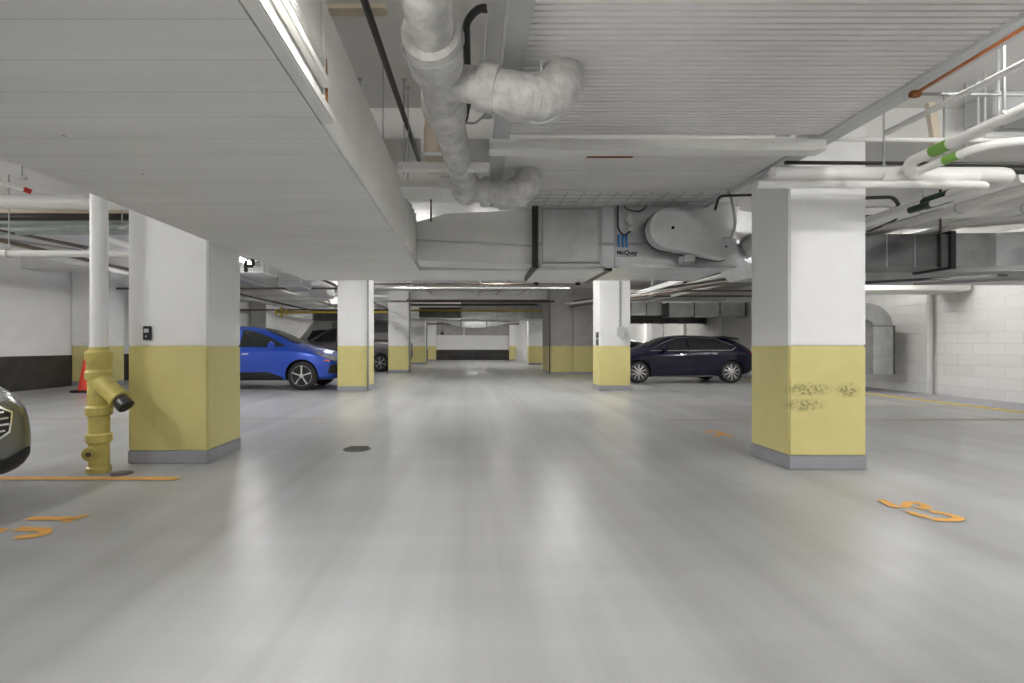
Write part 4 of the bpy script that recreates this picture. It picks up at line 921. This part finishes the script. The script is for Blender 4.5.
# grey pickup, nose left
tr = [(-2.95, .62, .95, 1.10, .80, .84, .74), (-2.88, .45, 1.25, 1.36, .92, .95, .86), (-2.4, .45, 1.28, 1.38, .96, .97, .88), (-1.0, .42, 1.28, 1.38, .96, .97, .88), (-.80, .42, 1.27, 1.42, .96, .97, .86), (-.72, .42, 1.26, 1.86, .96, .97, .70), (-.3, .42, 1.25, 1.95, .96, .97, .68), (.45, .42, 1.24, 1.93, .96, .97, .66), (.95, .42, 1.22, 1.68, .96, .97, .66),
      (1.40, .42, 1.18, 1.32, .96, .97, .74), (1.9, .42, 1.14, 1.24, .96, .96, .72), (2.6, .42, 1.05, 1.14, .93, .92, .66), (2.84, .46, .92, 1.02, .85, .84, .6), (2.90, .55, .80, .86, .76, .74, .5)]
parts = [('side_window', 'glass', 'side', [(1.15, 1.30), (.85, 1.55), (.45, 1.78), (.2, 1.80), (.2, 1.29)], {}),
         ('side_window', 'glass', 'side', [(.1, 1.29), (.1, 1.80), (-.55, 1.80), (-.6, 1.29)], {}),
         ('windshield', 'glass', 'top', [(1.38, -.62), (1.38, .62), (.60, .52), (.60, -.52)], {'off': .01}),
         ('door_seam', 'black', 'side', [(.14, .6), (.16, .6), (.16, 1.27), (.14, 1.27)], {'off': .003})]
c = car('pickup_truck', 'brown-grey pickup truck behind the blue SUV, its tail between the columns', 'truck', (-5.56, 20.95 + .96, 0), PI, tr, 'truck', (1.78, -1.72), .38, parts, spokes=6, w=.25, rimr=.62)
mirror_part(c, .95, 1.32, 'black', .96)
# white van
vn = [(-2.9, .5, 1.3, 2.2, .85, .88, .72), (-2.84, .35, 1.35, 2.62, .98, .98, .82), (-1.5, .32, 1.35, 2.66, .99, .99, .84), (.8, .32, 1.35, 2.66, .99, .99, .84), (1.35, .32, 1.33, 2.58, .99, .99, .80), (1.75, .32, 1.28, 2.15, .98, .98, .76), (2.25, .32, 1.2, 1.42, .97, .96, .74), (2.75, .35, .98, 1.16, .9, .88, .66), (2.9, .45, .8, .9, .78, .76, .5)]
c = car('cargo_van', 'tall white van with a grey side band behind the pickup truck', 'van', (-6.1, 24.7, 0), PI, vn, 'van', (1.9, -1.7), .36,
        [('side_window', 'glass', 'side', [(1.85, 1.38), (1.55, 1.85), (.9, 1.9), (.9, 1.38)], {}), ('side_band', 'plinth', 'side', [(.6, 1.75), (.6, 2.25), (-2.7, 2.25), (-2.7, 1.75)], {'step': .1}), ('windshield', 'glass', 'front', [(-.65, 1.5), (.65, 1.5), (.6, 2.2), (-.6, 2.2)], {})], w=.24, rimr=.6)
# grey sedan at left edge, nose to the right
sd = [(-2.42, .5, .85, 1.0, .68, .70, .55), (-2.33, .30, .92, 1.10, .86, .86, .62), (-1.8, .22, .96, 1.16, .92, .91, .62), (-1.2, .2, .96, 1.34, .925, .92, .58), (-.5, .18, .95, 1.45, .925, .92, .57), (.1, .18, .94, 1.46, .925, .92, .57), (.6, .18, .93, 1.34, .925, .92, .56), (1.15, .18, .91, 1.06, .925, .92, .64),
      (1.6, .18, .86, .96, .925, .91, .64), (2.05, .17, .80, .92, .92, .90, .66), (2.28, .17, .72, .85, .88, .86, .62), (2.39, .19, .64, .77, .82, .80, .56), (2.43, .26, .54, .66, .72, .70, .48)]
parts = [('side_window', 'glass', 'side', [(.95, 1.0), (.5, 1.22), (.1, 1.36), (-.15, 1.37), (-.15, .99)], {}), ('side_window', 'glass', 'side', [(-.22, .99), (-.22, 1.37), (-.8, 1.34), (-1.4, 1.12), (-1.3, 1.0)], {}),
         ('windshield', 'glass', 'top', [(1.12, -.6), (1.18, 0), (1.12, .6), (.38, .48), (.34, 0), (.38, -.48)], {'off': .008}),
         ('headlight', 'lamp', 'front', [(.44, .70), (.62, .71), (.86, .73), (.85, .81), (.68, .80), (.48, .74)], {'mirror': 1, 'step': .025, 'off': .008}),
         ('grille', 'black', 'front', [(-.62, .62), (-.5, .69), (.5, .69), (.62, .62), (.58, .50), (.40, .42), (-.40, .42), (-.58, .50)], {'step': .035, 'off': .008}),
         ('lower_intake', 'black', 'front', [(-.78, .36), (-.6, .31), (.6, .31), (.78, .36), (.80, .26), (.66, .20), (-.66, .20), (-.80, .26)], {'step': .035, 'off': .008}),
         ('grille_surround', 'chrome', 'front', [(.5, .695), (.62, .63), (.59, .49), (.40, .405), (.40, .42), (.575, .50), (.605, .625), (.49, .68)], {'mirror': 1, 'step': .03, 'off': .014}),
         ('bumper_lip', 'chrome', 'front', [(-.80, .215), (-.66, .175), (.66, .175), (.80, .215), (.80, .228), (.66, .19), (-.66, .19), (-.80, .228)], {'step': .03, 'off': .016})]
for k in range(5):
    z = .46 + k * .043; w_ = .5 + .09 * (1 - abs(k - 2.5) / 3)
    parts.append(('grille_slat', 'chrome', 'front', [(-w_, z), (w_, z), (w_, z + .012), (-w_, z + .012)], {'step': .04, 'off': .018}))
c = car('sedan_car', 'dark grey sedan nose with slatted grille at the far left edge', 'car', (-3.25 - 2.43, 2.87, 0), 0, sd, 'grey', (1.45, -1.4), .33, parts, spokes=8, style=1)

# ---------------------------------------------------------------- camera, world, view
cam = bpy.data.cameras.new('camera'); co = bpy.data.objects.new('camera', cam); COL.objects.link(co)
co.location = (0, 0, EYE); co.rotation_euler = (PI / 2, 0, 0)
cam.sensor_width = 36; cam.lens = F / 1024 * 36
cam.shift_x = (512 - CX) / 1024; cam.shift_y = (CY - 341.5) / 1024
cam.clip_start = .05; cam.clip_end = 200
S.camera = co
w = bpy.data.worlds.new('world'); S.world = w; w.use_nodes = True
w.node_tree.nodes['Background'].inputs[0].default_value = (.8, .85, 1, 1); w.node_tree.nodes['Background'].inputs[1].default_value = .0
S.view_settings.view_transform = 'Standard'; S.view_settings.look = 'None'; S.view_settings.gamma = 1; S.view_settings.use_curve_mapping = False
S.view_settings.exposure = 1.4
S.cycles.use_denoising = True
S.cycles.max_bounces = 10; S.cycles.diffuse_bounces = 7; S.cycles.glossy_bounces = 4
S.cycles.sample_clamp_indirect = 6; S.cycles.caustics_reflective = False
